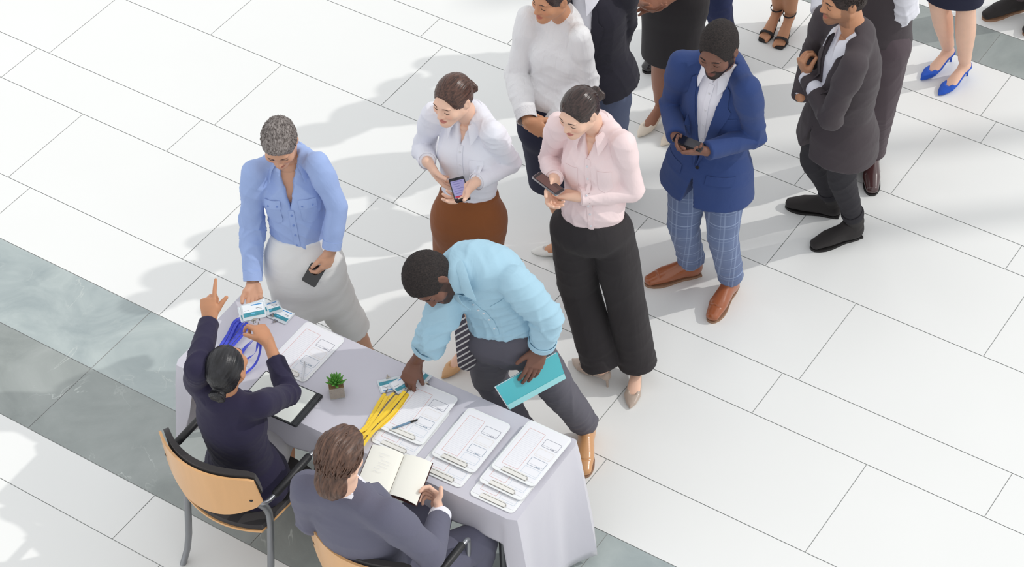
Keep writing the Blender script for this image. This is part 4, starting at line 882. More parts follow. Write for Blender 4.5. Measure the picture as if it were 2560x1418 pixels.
for k in range(len(rings) - 1):
    for i in range(nl): Fc.append([k * nl + i, k * nl + (i + 1) % nl, (k + 1) * nl + (i + 1) % nl, (k + 1) * nl + i])
V, Fc = A(V), A(Fc)
rsn = folds(.0016, .22, 77, 0)
cl = mesh_obj('tablecloth', V, Fc[:, ::-1] if False else Fc, cloth_m)
md = cl.modifiers.new('thickness', 'SOLIDIFY'); md.thickness = .0012; md.offset = 0
tag(cl, 'lavender grey satin cloth draped over the long registration table', 'tablecloth')
TT = TZ + .002

# ---------------------------------------------------------------- chairs
CF = nrm([.585, .81, 0]); CR_ = nrm([.81, -.585, 0])
wood_m = mat('beech plywood', srgb(222, 172, 118), rough=.4, coat=.25, var=.10, vscale=7, bump=.0)
nt = wood_m.node_tree; mpn = nt.nodes.new('ShaderNodeMapping'); mpn.inputs['Scale'].default_value = (2.5, 2.5, .35)
for n in nt.nodes:
    if n.type == 'TEX_NOISE':
        src = n.inputs['Vector'].links[0].from_socket; nt.links.new(src, mpn.inputs[0]); nt.links.new(mpn.outputs[0], n.inputs['Vector'])
pad_m = mat('black upholstery', srgb(44, 40, 41), rough=.9, weave=.3, sheen=.2); tube_m = mat('silver grey tube', srgb(150, 152, 156), rough=.28, metal=.75); arm_m = mat('black rubber armrest', srgb(38, 38, 40), rough=.45)
endcap_m = mat('black plastic cap', srgb(26, 24, 24), rough=.4)
def chair(org, label):
    t = thing('armchair', label, 'chair', (org[0], org[1], 0), group=None)
    o = A([org[0], org[1], 0]); W = lambda x, y, z: o + CR_ * x + CF * y + A([0, 0, z])
    M = lambda name, V, Fc, m, par=t, sm=True: mesh_obj(name, V, Fc, m, par, smooth=sm)
    for s in (-1, 1):
        x = .232 * s
        V, Fc = cat([tube([W(x * .98, -.082, .715), W(x, -.055, .66), W(x, -.018, .59), W(x, -.004, .52), W(x, -.035, .30), W(x, -.070, .09), W(x, -.130, .0)], [.013] * 7, 12, rb=[.019] * 7, side=CR_, smooth=1)]); M('back_leg', V, Fc, tube_m)
        V, Fc = cat([tube([W(x * .98, -.082, .712), W(x * .98, -.083, .722)], [.0135] * 2, 12, rb=[.0195] * 2, side=CR_)]); M('end_cap', V, Fc, endcap_m)
        V, Fc = cat([tube([W(x, -.060, .68), W(x + .020 * s, -.062, .672), W(x + .033 * s, -.035, .668), W(x + .034 * s, .0, .668), W(x + .034 * s, .255, .684), W(x + .032 * s, .285, .678), W(x + .030 * s, .292, .650), W(x + .018 * s, .285, .42), W(x + .012 * s, .30, .0)], [.0105] * 9, 10, smooth=2)]); M('front_leg', V, Fc, tube_m)
        V, Fc = cat([tube([W(x + .034 * s, .004, .6695), W(x + .034 * s, .012, .6700), W(x + .034 * s, .240, .6845), W(x + .034 * s, .248, .685)], [.013, .0175, .0175, .013], 16)]); M('armrest', V, Fc, arm_m)
    V, Fc = cat([tube([W(-.23, .0, .43), W(.23, .0, .43)], [.010] * 2, 8), tube([W(-.238, .285, .43), W(.238, .285, .43)], [.010] * 2, 8)]); M('seat_rail', V, Fc, tube_m)
    # curved plywood back, concave toward the sitter
    G = []; G2 = []
    for i in range(25):
        u = -1 + 2 * i / 24; x = .250 * u; y = -.175 + .095 * u * u
        zt = .862 - .012 * u * u; zb_ = .585 + .10 * abs(u) ** 2.2
        if abs(u) > .93: zb_ += .02; zt -= .008
        G.append([W(x + .012 * u * (1 - q), y + .020 * (1 - q) - .0 * q, zb_ + (zt - zb_) * q) for q in np.linspace(0, 1, 8)])
        zt2 = zt + .012 * (1 - u ** 8); zb2 = zb_ + .035
        G2.append([W(x * .985 + .012 * u * (1 - q), y + .013 + .020 * (1 - q) + .012 * math.sin(math.pi * q) * (1 - u ** 6), zb2 + (zt2 - zb2) * q) for q in np.linspace(0, 1, 9)])
    V, Fc = slab(G, .011); b_ = M('backrest', V, Fc, wood_m)
    V, Fc = slab([[q + CF * -.004 for q in r] for r in G2][::-1], .024); M('back_pad', V, Fc, pad_m, b_)
    G = []; G2 = []
    for i in range(21):
        u = -1 + 2 * i / 20; x = .225 * u
        yb_ = -.115 + .055 * u * u; yf = .345 - .03 * abs(u) ** 4
        G.append([W(x, yb_ + (yf - yb_) * q, .438 + .012 * u * u + .010 * (1 - q) ** 3 - .03 * max(0, q - .8) * 3 * q) for q in np.linspace(0, 1, 16)])
        G2.append([W(x * .99, yb_ + .008 + (yf - yb_ - .012) * q, .449 + .012 * u * u + .010 * (1 - q) ** 3 - .03 * max(0, q - .8) * 3 * q) for q in np.linspace(0, 1, 16)])
    V, Fc = slab(G, .010); s_ = M('seat', V, Fc, wood_m)
    V, Fc = slab(G2, .024); M('seat_pad', V, Fc, pad_m, s_)
    return t
chair((-1.246, -1.7185), 'beech and black armchair under the woman in the navy blazer')
chair((-.602, -2.226), 'beech and black armchair under the man in the grey suit')

# ---------------------------------------------------------------- things on the table
acr_m = mat('clear acrylic board', srgb(238, 240, 240), rough=.15, coat=.4); paper_m = mat('white paper', srgb(236, 236, 240), rough=.7); clip_m = mat('clear plastic clip', srgb(232, 230, 224), rough=.15, coat=.6)
wire_m = mat('clip wire', srgb(176, 172, 164), rough=.3, metal=1)
ink = {k: mat('printed ' + k, srgb(*c), rough=.7) for k, c in dict(red=(216, 148, 140), slate=(108, 112, 130), sand=(222, 210, 196), steel_blue=(100, 126, 150), pale_blue=(178, 198, 214), grey_text=(216, 216, 224), dark_text=(120, 120, 130)).items()}
def frameTW(u, v, z, ang=0.):
    ex = A([*E1, 0]); ey = A([*E2, 0]); c, s = math.cos(ang), math.sin(ang); X = ex * c + ey * s; Y = -ex * s + ey * c; R = np.stack([X, Y, A([0, 0, 1.])], 1); o = T(u, v, z)
    return lambda V: o + A(V) @ R.T
def outline(cx, cy, w, h, r, lw, z):
    a = rrect(w, h, r, 3); b = rrect(w - 2 * lw, h - 2 * lw, max(r - lw, .0005), 3); n = len(a)
    V = [(x + cx, y + cy, z) for x, y in a] + [(x + cx, y + cy, z) for x, y in b]
    return A(V), [(i, (i + 1) % n, n + (i + 1) % n, n + i) for i in range(n)]
def clipboard(u, v, z, ang, label, group):
    t = thing('clipboard', label, 'clipboard', T(u, v, z)); t['group'] = group; W = frameTW(u, v, z, ang)
    V, Fc = plate(rrect(.214, .308, .022), 0, .003, W); mesh_obj('board', V, Fc, acr_m, t, smooth=False)
    V, Fc = plate(rrect(.196, .282, .002), .003, .0042, lambda q: W(A(q) + A([0, .004, 0]))); pp = mesh_obj('form_sheet', V, Fc, paper_m, t, smooth=False)
    z2 = .0045
    def pr(name, parts, m): V, Fc = cat(parts); mesh_obj(name, W(V), Fc, m, pp, smooth=False)
    pr('red_frame', [outline(-.040, .002, .078, .222, .003, .0013, z2)], ink['red'])
    for i, (cy, k, lw) in enumerate(((.074, 'slate', .0014), (.016, 'sand', .001), (-.040, 'steel_blue', .0014), (-.094, 'pale_blue', .0011))):
        ps = [outline(.052, cy, .076, .046, .005, lw, z2), boxv((.016, cy - .0135, z2 - .0002), (.088, cy - .0130, z2))]
        if lw > .0012: ps.append(boxv((.055, cy - .0195, z2 - .0002), (.076, cy - .0170, z2)))
        pr(k + '_card_frame', ps, ink[k])
    pr('printed_lines', [boxv((-.074, .100 - i * .0098, z2 - .0002), (-.026 + .004 * (i % 3), .1005 - i * .0098, z2)) for i in range(21)] + [boxv((-.018, .090 - i * .0098, z2 - .0002), (-.008, .0915 - i * .0098, z2)) for i in range(18)], ink['grey_text'])
    V, Fc = cat([boxv((-.060, -.143, .003), (.060, -.124, .0062)), boxv((-.046, -.126, .003), (.046, -.116, .0055))]); c_ = mesh_obj('clip', W(V), Fc, clip_m, t, smooth=False)
    V, Fc = cat([tube([(-.058, -.1235, .0068), (.058, -.1235, .0068)], [.0008] * 2, 6), tube([(.058, -.128, .0072), (.063, -.134, .0072), (.061, -.141, .0072)], [.0014] * 3, 6), tube([(-.060, -.1440, .0052), (.060, -.1440, .0052)], [.0010] * 2, 6)]); mesh_obj('clip_wire', W(V), Fc, wire_m, c_)
    return t
gr = 'clear clipboards with printed forms'
cb = [(-1.290, .345, 0, -.02, 'clipboard with form at the far left, between badges and potted succulent'),
      (-.650, .215, 0, .02, 'clipboard half hidden beneath the one with the blue pen'), (-.655, .288, 1, .03, 'clipboard with a form and blue pen on it beside the yellow lanyards'),
      (-.392, .185, 0, .01, 'lower clipboard of the middle pair by the seated man hand'), (-.382, .272, 1, .01, 'upper clipboard of the middle pair'),
      (-.133, .180, 0, .0, 'bottom clipboard of the stack of three at the table corner'), (-.131, .250, 1, -.01, 'middle clipboard of the stack of three at the table corner'), (-.120, .330, 2, -.015, 'topmost clipboard of the stack of three at the table corner')]
for u, v, lv, a, lb in cb: clipboard(u, v, TT + .0004 + lv * .0115, a, lb, gr)

def pen(a, b, label, bm, cap):
    t = thing('pen', label, 'pen', a); a, b = A(a), A(b); d = b - a
    V, Fc = cat([tube([a, a + d * .10, a + d * .12, a + d * .72], [.0012, .0036, .0044, .0048], 12)]); br = mesh_obj('barrel', V, Fc, bm, t)
    V, Fc = cat([tube([a + d * .72, a + d * .98, b], [.0050, .0042, .003], 12)]); mesh_obj('pen_end', V, Fc, cap, t)
    V, Fc = cat([tube([a + d * .95 + A([0, 0, .0048]), a + d * .70 + A([0, 0, .0062])], [.0012] * 2, 6)]); mesh_obj('pen_clip', V, Fc, wire_m, t)
zc1 = TT + .0115 + .0105
pblue = mat('steel blue barrel', srgb(118, 150, 176), rough=.25, metal=.5); pwhite = mat('white barrel', srgb(214, 216, 220), rough=.2, coat=.5)
pen(P(978, 1073, zc1), P(1044, 1049, zc1), 'steel blue ballpoint pen with black end on a clipboard form', pblue, endcap_m)
pen(P(755, 955, TT + .012), P(762, 905, TT + .0105), 'slim white pen across the clip of the far left clipboard', pwhite, pwhite)

# potted succulent
sx = T(-1.030, .212, TT); pt = thing('potted_succulent', 'small green succulent in a square glass pot of bark', 'potted plant', sx)
ca, sa = math.cos(.15), math.sin(.15); Rp = lambda V: A(V) @ A([[ca, sa, 0], [-sa, ca, 0], [0, 0, 1.]]) + sx
V, Fc = [], []
gl = mat('clear glass pot', srgb(232, 234, 228), rough=.05, spec=.6)
gl.node_tree.nodes['Principled BSDF'].inputs['Alpha'].default_value = .2
ps = [boxv((-.034, -.034, 0), (.034, .034, .003)), boxv((-.034, -.034, .003), (-.032, .034, .066)), boxv((.032, -.034, .003), (.034, .034, .066)), boxv((-.032, -.034, .003), (.032, -.032, .066)), boxv((-.032, .032, .003), (.032, .034, .066))]
V, Fc = cat(ps); mesh_obj('glass_pot', Rp(V), Fc, gl, pt, smooth=False)
soil = mat('bark chips', srgb(186, 148, 110), rough=.95, var=.3, vscale=260, bump=1.0, bscale=240)
V, Fc = cat([boxv((-.0315, -.0315, .0035), (.0315, .0315, .055))]); mesh_obj('bark', Rp(V), Fc, soil, pt, smooth=False)
leaf_m = mat('succulent green', srgb(96, 158, 70), rough=.45, var=.28, vscale=60, sss=.1); rl = random.Random(8)
for i in range(34):
    tier = i / 33; az = i * 2.39996; el = math.radians(12 + 72 * tier); L_ = .050 - .016 * tier
    d = A([math.cos(az) * math.cos(el), math.sin(az) * math.cos(el), math.sin(el)]); b0 = A([0, 0, .060 + .010 * tier]); up_ = A([0, 0, 1.])
    pts = [b0 + d * L_ * q + up_ * .010 * q * q for q in (.05, .3, .6, .85, 1.0)]
    V, Fc = cat([tube(pts, [.004, .0068, .0070, .0042, .0008], 7, rb=[.003, .0036, .0036, .0022, .0006], side=(-math.sin(az), math.cos(az), 0))]); mesh_obj('leaf', Rp(V), Fc, leaf_m, pt)

# black portfolio with a white page, open page showing
t = thing('portfolio', 'black portfolio with a blank white page by the seated woman arm', 'portfolio', T(-1.21, .06, TT)); W = frameTW(-1.218, .062, TT, .02)
cov = mat('black leatherette', srgb(52, 54, 56), rough=.55); V, Fc = plate(rrect(.300, .205, .006), .0005, .008, W); mesh_obj('cover', V, Fc, cov, t, smooth=False)
V, Fc = cat([boxv((.128, -.101, .008), (.146, .101, .011)), boxv((.119, -.101, .008), (.126, .101, .010))]); mesh_obj('spine', W(V), Fc, cov, t, smooth=False)
V, Fc = plate(rrect(.262, .192, .003), .008, .0105, lambda q: W(A(q) + A([-.014, .0, 0]))); mesh_obj('page', V, Fc, mat('ivory page', srgb(234, 238, 232), rough=.75), t, smooth=False)

# badges and lanyards
bp = dict(case=mat('clear badge sleeve', srgb(236, 244, 248), rough=.08, trans=.35, coat=.4), card=mat('badge card', srgb(236, 240, 244), rough=.4), teal=mat('teal print', srgb(64, 144, 160), rough=.35, var=.4, vscale=40), cyan=mat('cyan print', srgb(110, 188, 220), rough=.4), ink=mat('badge text', srgb(120, 124, 130), rough=.5), blue=mat('blue print', srgb(74, 146, 206), rough=.4), clip=mat('badge clip', srgb(170, 164, 156), rough=.25, metal=.9))
def badge(W, label, group, var=0, pos=(0, 0, 0)):
    t = thing('name_badge', label, 'badge', pos); t['group'] = group
    V, Fc = plate(rrect(.104, .078, .006), 0, .0012, W); mesh_obj('sleeve', V, Fc, bp['case'], t, smooth=False)
    V, Fc = plate(rrect(.092, .058, .002), .0012, .0022, lambda q: W(A(q) + A([0, .005, 0]))); cd = mesh_obj('card', V, Fc, bp['card'], t, smooth=False)
    z = .0024
    def pr(n, ps, m): V, Fc = cat(ps); mesh_obj(n, W(V), Fc, m, cd, smooth=False)
    pr('teal_band', [boxv((-.046, -.024, z - .0004), (.046, -.004, z))], bp['teal']); pr('light_glow', [plate(rrect(.020, .006, .003), z, z + .0002, lambda q: A(q) + A([-.004, -.012, 0]))], bp['cyan'])
    pr('title_bar', [boxv((-.008, .026, z - .0003), (.040, .031, z))], bp['blue'])
    pr('name_lines', [boxv((.012, .010, z - .0003), (.038, .0125, z)), boxv((.018, .004, z - .0003), (.038, .0055, z)), boxv((-.040, .006, z - .0003), (-.018, .0075, z))], bp['ink'])
    V, Fc = cat([boxv((-.009, -.046, 0), (.009, -.036, .003)), tube([(0, -.044, .002), (0, -.058, .004)], [.0028, .0028], 8)]); mesh_obj('metal_clip', W(V), Fc, bp['clip'], t, smooth=False)
    return t
def fw(center, xd, nd):
    c = A(center, float); x = nrm(xd); z = nrm(A(nd, float) - x * (A(nd) @ x)); y = np.cross(z, x); R = np.stack([x, y, z], 1); return lambda V: c + A(V) @ R.T
up3 = (0, 0, 1)
gB = 'name badges at the blue lanyard end'; gY = 'name badges at the yellow lanyard end'
dv = A([*E1, 0])
def hor(c, ang): return fw(c, A([math.cos(ang), math.sin(ang), 0]), up3)
badge(hor(P(702, 788, TT + .002), math.atan2(-.58, .83) + .05), 'name badge lying flat right of the handed over badges', gB, pos=P(702, 788, TT))
badge(hor(P(674, 772, TT + .0055), math.atan2(.3, .83)), 'name badge under the edge of the handed over pack', gB, pos=P(674, 772, TT))
for i in range(3):
    zc = .895 - i * .007; cpx = [(634, 778), (627, 781), (640, 774)][i]
    badge(fw(P(*cpx, zc), A([.97, .16 + .07 * i, .06]), (-.02, -.35, .93)), ['topmost badge of the pack passed between the two women', 'second badge of the pack passed between the two women', 'lowest badge of the pack passed between the two women'][i], gB, pos=P(*cpx, zc))
yb = [((976, 962), .30, 'yellow lanyard badge lying furthest left under the reaching hand'), ((1036, 944), .55, 'yellow lanyard badge nearest the table far edge'), ((1046, 950), .95, 'yellow lanyard badge turned askew right of the hand'), ((1020, 955), .75, 'yellow lanyard badge half under the upper ones'), ((1008, 960), .60, 'yellow lanyard badge under the fingertips')]
for i, ((x, y), a_, lb) in enumerate(yb): badge(hor(P(x, y, TT + .002 + .0032 * (i + (i == 0) * 0)), a_ - (0 if i else .05) + (0 if i else math.pi)), lb, gY, pos=P(x, y, TT))

def ribbon(pts, w, th=.0011, seed=0, flatup=True):
    """flat band along points, lying or twisting"""
    rs = random.Random(seed); P_ = [A(q, float) for q in pts]
    for _ in range(3):
        q = [P_[0]]
        for i in range(len(P_) - 1): q += [P_[i] * .75 + P_[i + 1] * .25, P_[i] * .25 + P_[i + 1] * .75]
        P_ = q + [P_[-1]]
    G = []; ph = rs.uniform(-.4, .4)
    for i, q in enumerate(P_):
        t = nrm(P_[min(i + 1, len(P_) - 1)] - P_[max(i - 1, 0)]); s = nrm(np.cross(t, [0, 0, 1.]) + 1e-6)
        tw = ph * .25 + .16 * math.sin(i / len(P_) * 5 + ph * 5); n_ = np.cross(s, t); sv = s * math.cos(tw) + n_ * math.sin(tw) * (1 if flatup else 1)
        G.append([q - sv * w / 2, q, q + sv * w / 2])
    return slab(G, th)
yel = mat('yellow ribbon', srgb(248, 208, 36), rough=.45, sheen=.3); blu = mat('royal blue ribbon', srgb(44, 62, 206), rough=.38, sheen=.3)
def lanyard(name_pts, m, label, group, w, seed, second=None):
    t = thing('lanyard', label, 'lanyard', name_pts[0]); t['group'] = group
    V, Fc = ribbon(name_pts, w, seed=seed); mesh_obj('strap', V, Fc, m, t)
    if second is not None: V, Fc = ribbon(second, w, seed=seed + 9); mesh_obj('strap', V, Fc, m, t)
    a = A(name_pts[0]); d = nrm(A(name_pts[0]) - A(name_pts[1])); V, Fc = cat([tube([a, a + d * .016], [.0035, .003], 8), tube([a + d * .016, a + d * .030], [.0045, .0015], 8)]); mesh_obj('swivel_clip', V, Fc, bp['clip'], t)
    return t
Z = TT + .005
ylab = ['outermost left yellow lanyard, apart from the bundle', 'yellow lanyard in the middle of the bundle', 'yellow lanyard along the right of the bundle', 'shortest yellow lanyard whose loop ends by the seated man hair']
ypx = [[(962, 984), (945, 1010), (925, 1048), (908, 1080), (896, 1098)], [(985, 982), (962, 1005), (938, 1040), (912, 1070), (893, 1086)], [(1008, 980), (990, 1005), (960, 1045), (920, 1070), (895, 1082)], [(1012, 978), (978, 1020), (935, 1062), (905, 1095), (899, 1110)]]
for i, q in enumerate(ypx):
    z_ = Z + .004 * i; a = [P(x, y, z_ + (.02 if k == 0 and i == 3 else 0)) for k, (x, y) in enumerate(q)]
    b = [P(x + 5 + 3 * i % 7, y + 6 + (k % 2) * 5, z_ + .005) for k, (x, y) in enumerate(q)]
    lanyard(a, yel, ylab[i], 'yellow lanyards', .015, 50 + i, b)
bpx = [[(606, 795), (590, 806), (568, 838), (552, 862), (540, 885)], [(612, 800), (597, 818), (575, 848), (556, 872), (545, 895)], [(618, 806), (606, 826), (585, 850), (566, 872), (552, 900)], [(610, 792), (586, 800), (574, 828), (556, 860), (538, 880)]]
blab = ['blue lanyard in the bundle, left edge', 'blue lanyard in the bundle, second from left', 'blue lanyard in the bundle, right edge', 'blue lanyard crossing over the bundle']
for i, q in enumerate(bpx):
    z_ = Z + .004 * i; a = [P(x, y, z_ + (.03 if k == 0 else .0)) for k, (x, y) in enumerate(q)]; b = [P(x + 6, y + 5, z_ + .004) for x, y in q]
    lanyard(a, blu, blab[i], 'blue lanyards', .012, 60 + i, b)
h0 = P(646, 822, .93)
lanyard([h0, P(647, 845, .89), P(640, 880, .83), P(628, 892, TT + .012), P(600, 905, TT + .004)], blu, 'blue lanyard hanging from the pinched badge toward the woman ear', 'blue lanyards', .011, 71, [h0, P(650, 850, .89), P(652, 875, .84), P(640, 912, TT + .012), P(608, 938, TT + .006)])
lanyard([P(645, 826, .92), P(640, 842, .85), P(618, 862, TT + .006), P(600, 885, TT + .004)], blu, 'blue lanyard looping from the pinched badge to behind the head', 'blue lanyards', .012, 72, [P(645, 826, .92), P(635, 850, .84), P(612, 872, TT + .010), P(598, 892, TT + .004)])

# open notebook in the seated man's hand
nb = thing('notebook', 'open cream notebook held by the man in the grey suit', 'notebook', P(985, 1190, .84))
q00, q10, q11, q01 = P(931, 1111, .85), P(1081, 1157, .85), P(1041, 1264, .84), P(893, 1205, .84)
def nbp(s, t, dz=0., curl_=.012):
    a = q00 + (q10 - q00) * s; b = q01 + (q11 - q01) * s; q = a + (b - a) * t; sp = .53
    return q + A([0, 0, dz + curl_ * math.sin(math.pi * min(1, abs(s - sp) / (sp if s < sp else 1 - sp))) ** .7 - .006 * math.exp(-((s - sp) / .02) ** 2)])
G = [[nbp(s, t, -.004, .0) for t in np.linspace(-.01, 1.01, 8)] for s in np.linspace(-.01, 1.01, 25)]
V, Fc = slab(G, .002); mesh_obj('cover', V, Fc, mat('dark red brown cover', srgb(74, 44, 42), rough=.6), nb)
pg = mat('cream page', srgb(240, 238, 228), rough=.8)
for lo_, hi_, nm in ((.0, .53, 'left_page'), (.53, 1., 'right_page')):
    G = [[nbp(s, t, -.001) for t in np.linspace(0.005, .995, 8)] for s in np.linspace(lo_ + .004, hi_ - .002, 16)]
    V, Fc = slab(G, .003); mesh_obj(nm, V, Fc, pg, nb)
wr_ = []; rw = random.Random(3)
for i in range(7):
    s0, t0 = .14 + rw.uniform(0, .12), .20 + i * .075; pts = []
    for k in range(rw.randint(9, 18)): pts.append(nbp(s0 + k * .011, t0 + rw.uniform(-.008, .008), .0034))
    wr_.append(tube(pts, [.0005] * len(pts), 4))
V, Fc = cat(wr_); mesh_obj('handwriting', V, Fc, ink['grey_text'], nb)

# teal folder in the bending man's lowered hand
fo = thing('document_folder', 'teal folder held by the man in the sky blue shirt', 'folder', P(1325, 955, .68))
c00, c10, c11, c01 = P(1239, 968, .905), P(1394, 881, .905), P(1415, 946, .76), P(1274, 1024, .76)
_sh = nrm(c00 - CAM) * .055; c00, c10, c11, c01 = c00 + _sh, c10 + _sh, c11 + _sh, c01 + _sh
def fop(s, t, d=0.): a = c00 + (c10 - c00) * s; b = c01 + (c11 - c01) * s; return a + (b - a) * t + nrm(np.cross(c10 - c00, c01 - c00)) * d
teal = mat('teal plastic', srgb(72, 178, 188), rough=.25, coat=.4); tealc = mat('clear teal sleeve', srgb(150, 212, 216), rough=.15, coat=.4)
sgn = 1 if nrm(np.cross(c10 - c00, c01 - c00)) @ (CAM - c00) > 0 else -1
G = [[fop(s, t, -.004 * sgn) for t in np.linspace(0.0, 1, 4)] for s in np.linspace(0.0, 1, 6)]; V, Fc = slab(G, .003); mesh_obj('back_cover', V, Fc, teal, fo, smooth=False)
G = [[fop(s, t, -.001 * sgn) for t in np.linspace(-.01, .97, 4)] for s in np.linspace(-.012, .985, 6)]; V, Fc = slab(G, .0012); mesh_obj('papers', V, Fc, paper_m, fo, smooth=False)
G = [[fop(s, t, .0016 * sgn) for t in np.linspace(0, 1, 4)] for s in np.linspace(0, 1, 6)]; V, Fc = slab(G, .0010); mesh_obj('front_cover', V, Fc, teal, fo, smooth=False)
G = [[fop(s, t, .0030 * sgn) for t in np.linspace(.80, 1, 3)] for s in np.linspace(0, 1, 6)]; V, Fc = slab(G, .0006); mesh_obj('pocket_edge', V, Fc, tealc, fo, smooth=False)
# ---------------------------------------------------------------- the people
def new_person(key, S, sex, hf, hu, label, **J2):
    J = dict(POSE[key]); J.update(J2); p = Person(J, S, sex, hf, hu); p.key = key
    g = (p.J['Lan'] + p.J['Ran']) / 2; p.root = thing('person', label, 'person', (g[0], g[1], 0)); p.hands = []
    return p
def hand(p, side, tip, palm, scale=None, **kw):
    V, Fc = hand_mesh(p.J[side + 'wr'], tip, palm, side, scale or p.k * (1.0 if p.sex == 'm' else .95), p.J[side + 'el'], **kw); p.hands.append((V, Fc))
def finish_body(p, skin, shoes=('oxford', .29), beard=0, detail=True, bare_legs=False, forearm='', brow=None, hair=None, hairm=None):
    k = p.k; fem = p.sex == 'f'
    arm = [.034, .034, .032, .033, .026] if not fem else [.030, .030, .029, .030, .024]
    lg = ([.055, .055, .045, .045, .034] if not fem else [.055, .060, .052, .050, .034])
    core = [(p.torso(None, -.10, .95), 'u', .02), (p.shoulders(.030 * k), 'u', .03)] + [(q[0], q[1], q[2]) if False else (Ell(q[0].c, q[0].r - .016), 'u', .04) for q in p.bust()]
    for s in 'LR':
        core.append((p.arm(s, arm, 1.0, flat=False), 'u', .01))
        core.append((p.leg(s, lg, rb=[v * 1.05 for v in lg]), 'u', .03))
        if not bare_legs: continue
        kn, an = p.J[s + 'kn'], p.J[s + 'an']; bk = -nrm(p.fh - A([0, 0, p.fh[2]]))
        core.append((Sweep([kn * .8 + an * .2 + bk * .012, kn * .62 + an * .38 + bk * .020, kn * .35 + an * .65 + bk * .008], A([.040, .046, .032]) * k), 'u', .03))
    parts = [build(core, .0075 if bare_legs else .010)]
    for s in 'LR': parts.append(build(foot_skin(p, s, shoes[0], shoes[1]), .0045 if bare_legs or shoes[0] == 'pump' else .009))
    h = .0034 if detail else .0046
    V, Fc = build(head_prims(p, True), h)
    at = skin_attrs(p, V, beard)
    hb = bvh_of(V, Fc); parts.append((V, Fc, at)); parts += p.hands
    V, Fc, at = merge([q if len(q) > 2 else (*q, {}) for q in parts])
    for nme in ('lip', 'beard', 'blush'): at.setdefault(nme, np.zeros(len(V)))
    mesh_obj('body', V, Fc, MT[skin], p.root, attr=at)
    if hair: make_hair(p, hair, MT[hairm], p.root, detail)
    face_extras(p, hb, p.root, MT[brow or hairm or 'lash'])
def shoes(p, kind, length, mname, sole='black_sole', sides='LR'):
    for s in sides:
        o, R = foot_frame(p, s, length); par = None
        nm = {'oxford': 'dress_shoe', 'boot': 'ankle_boot', 'loafer': 'loafer', 'pump': 'high_heel_shoe', 'sandal': 'strappy_sandal'}[kind]
        base = {'oxford': .29, 'boot': .29, 'loafer': .29, 'pump': .248, 'sandal': .240}[kind]
        for i, (n, V, Fc, mk) in enumerate(shoe_parts(kind)):
            Vw = (o + (V * A([1, length / base, 1]) if hasattr(V, 'shape') else A(V)) @ R.T)
            m = MT[{'leather': mname, 'sole': sole, 'lace': 'lace'}[mk]]
            ob = mesh_obj(nm if i == 0 else n, Vw, Fc, m, p.root if i == 0 else par)
            if i == 0: par = ob
        if kind == 'boot':
            an, kn = p.J[s + 'an'], p.J[s + 'kn']; V, Fc = build([(Sweep([o + R @ A([0, .052, .075]), an * .97 + kn * .03, an * .70 + kn * .30], [.044, .045, .047], [.052, .048, .047], [R[:, 0]] * 3, False, True), 'u', .01)], .006); mesh_obj('boot_shaft', V, Fc, MT[mname], p.root if par is None else par)

def garment(p, name, m, prims, h=.0065, noise=None, par=None):
    V, Fc = build(prims, h, noise=noise); o = mesh_obj(name, V, Fc, m, par or p.root); return o, bvh_of(V, Fc)
def vcut(p, tb, tt, w, x0=0., depth=.03, wr=None):
    l, f, T = p.frame((tb + tt) / 2); B = p.spine(tb) + l * x0; TL = p.spine(tt) + l * (w + x0); TR = p.spine(tt) - l * ((w if wr is None else wr) - x0)
    nl = np.cross(f, TL - B); nl = nl if nl @ l > 0 else -nl; nr = np.cross(f, TR - B); nr = nr if nr @ l < 0 else -nr
    c = p.spine((tb + tt) / 2); return (Prism([(B, nl), (B, nr), (c + f * depth, -f)], (c - .35, c + .45)), 's', .003)
def hemcut(p, tb, t_low, w, x0=0.):
    """inverted V opening below the last button"""
    l, f, T = p.frame(0); B = p.spine(tb) + l * x0; q = p.spine(t_low); TL, TR = q + l * (w + x0), q - l * (w - x0)
    nl = np.cross(f, TL - B); nl = nl if nl @ l > 0 else -nl; nr = np.cross(f, TR - B); nr = nr if nr @ l < 0 else -nr
    c = (B + q) / 2; return (Prism([(B, nl), (B, nr), (c + f * .03, -f)], (c - .3, c + .3)), 's', .004)
def arm_c(p, a=1.3, ap=.35): return [(p.J['Lel'], .085, a), (p.J['Rel'], .085, a), (p.J['Lsh'] - p.up * .08 - p.ls * .05 + p.fs * .05, .08, ap), (p.J['Rsh'] - p.up * .08 + p.ls * .05 + p.fs * .05, .08, ap)]
def shirt(p, mname, kind='shirt', sl=(.046, .050, .048, .045, .038), t0=-.06, v=None, upto=.97, name='shirt', seed=1, amp=.0038, extra=(), da=0., h=.0065, blouse=0., sh=0.):
    b = p.J; k = p.k
    pr = [(p.torso(kind, t0, .97, da=da, n=12), 'u', .01), (p.shoulders((.050 + sh if p.sex == 'm' else .041 + sh) * k), 'u', .055)]
    if blouse: l, f, T = p.frame(t0 + .06); pr.append((Ell(p.spine(.22) + f * .01, A([.125, .095, .06]) * k + blouse, np.stack([l, f, T], 1)), 'u', .06))
    pr += [(q[0], q[1], q[2]) for q in p.bust(.006)]
    for i, s in enumerate('LR'):
        up = upto if not isinstance(upto, dict) else upto[s]
        pr.append((p.arm(s, sl, up, fold=(.0005, .06, seed + i * 2 + 1, .31 * k, .08)), 'u', .014)); pr.append((p.armtop(s, sl), 'u', .05))
    if v: pr.append(vcut(p, *v))
    pr += list(extra)
    return garment(p, name, MT[mname], pr, h, folds(amp * 1.4, .05, seed, 1, arm_c(p) + [(p.spine(.2) + p.fs * .1, .10, .5)]))
def leg_c(p): return [(p.J['Lkn'], .10, .6), (p.J['Rkn'], .10, .6), (p.J['Lan'], .13, 1.0), (p.J['Ran'], .13, 1.0), (p.spine(-.1) + p.fh * .08, .09, .7)]
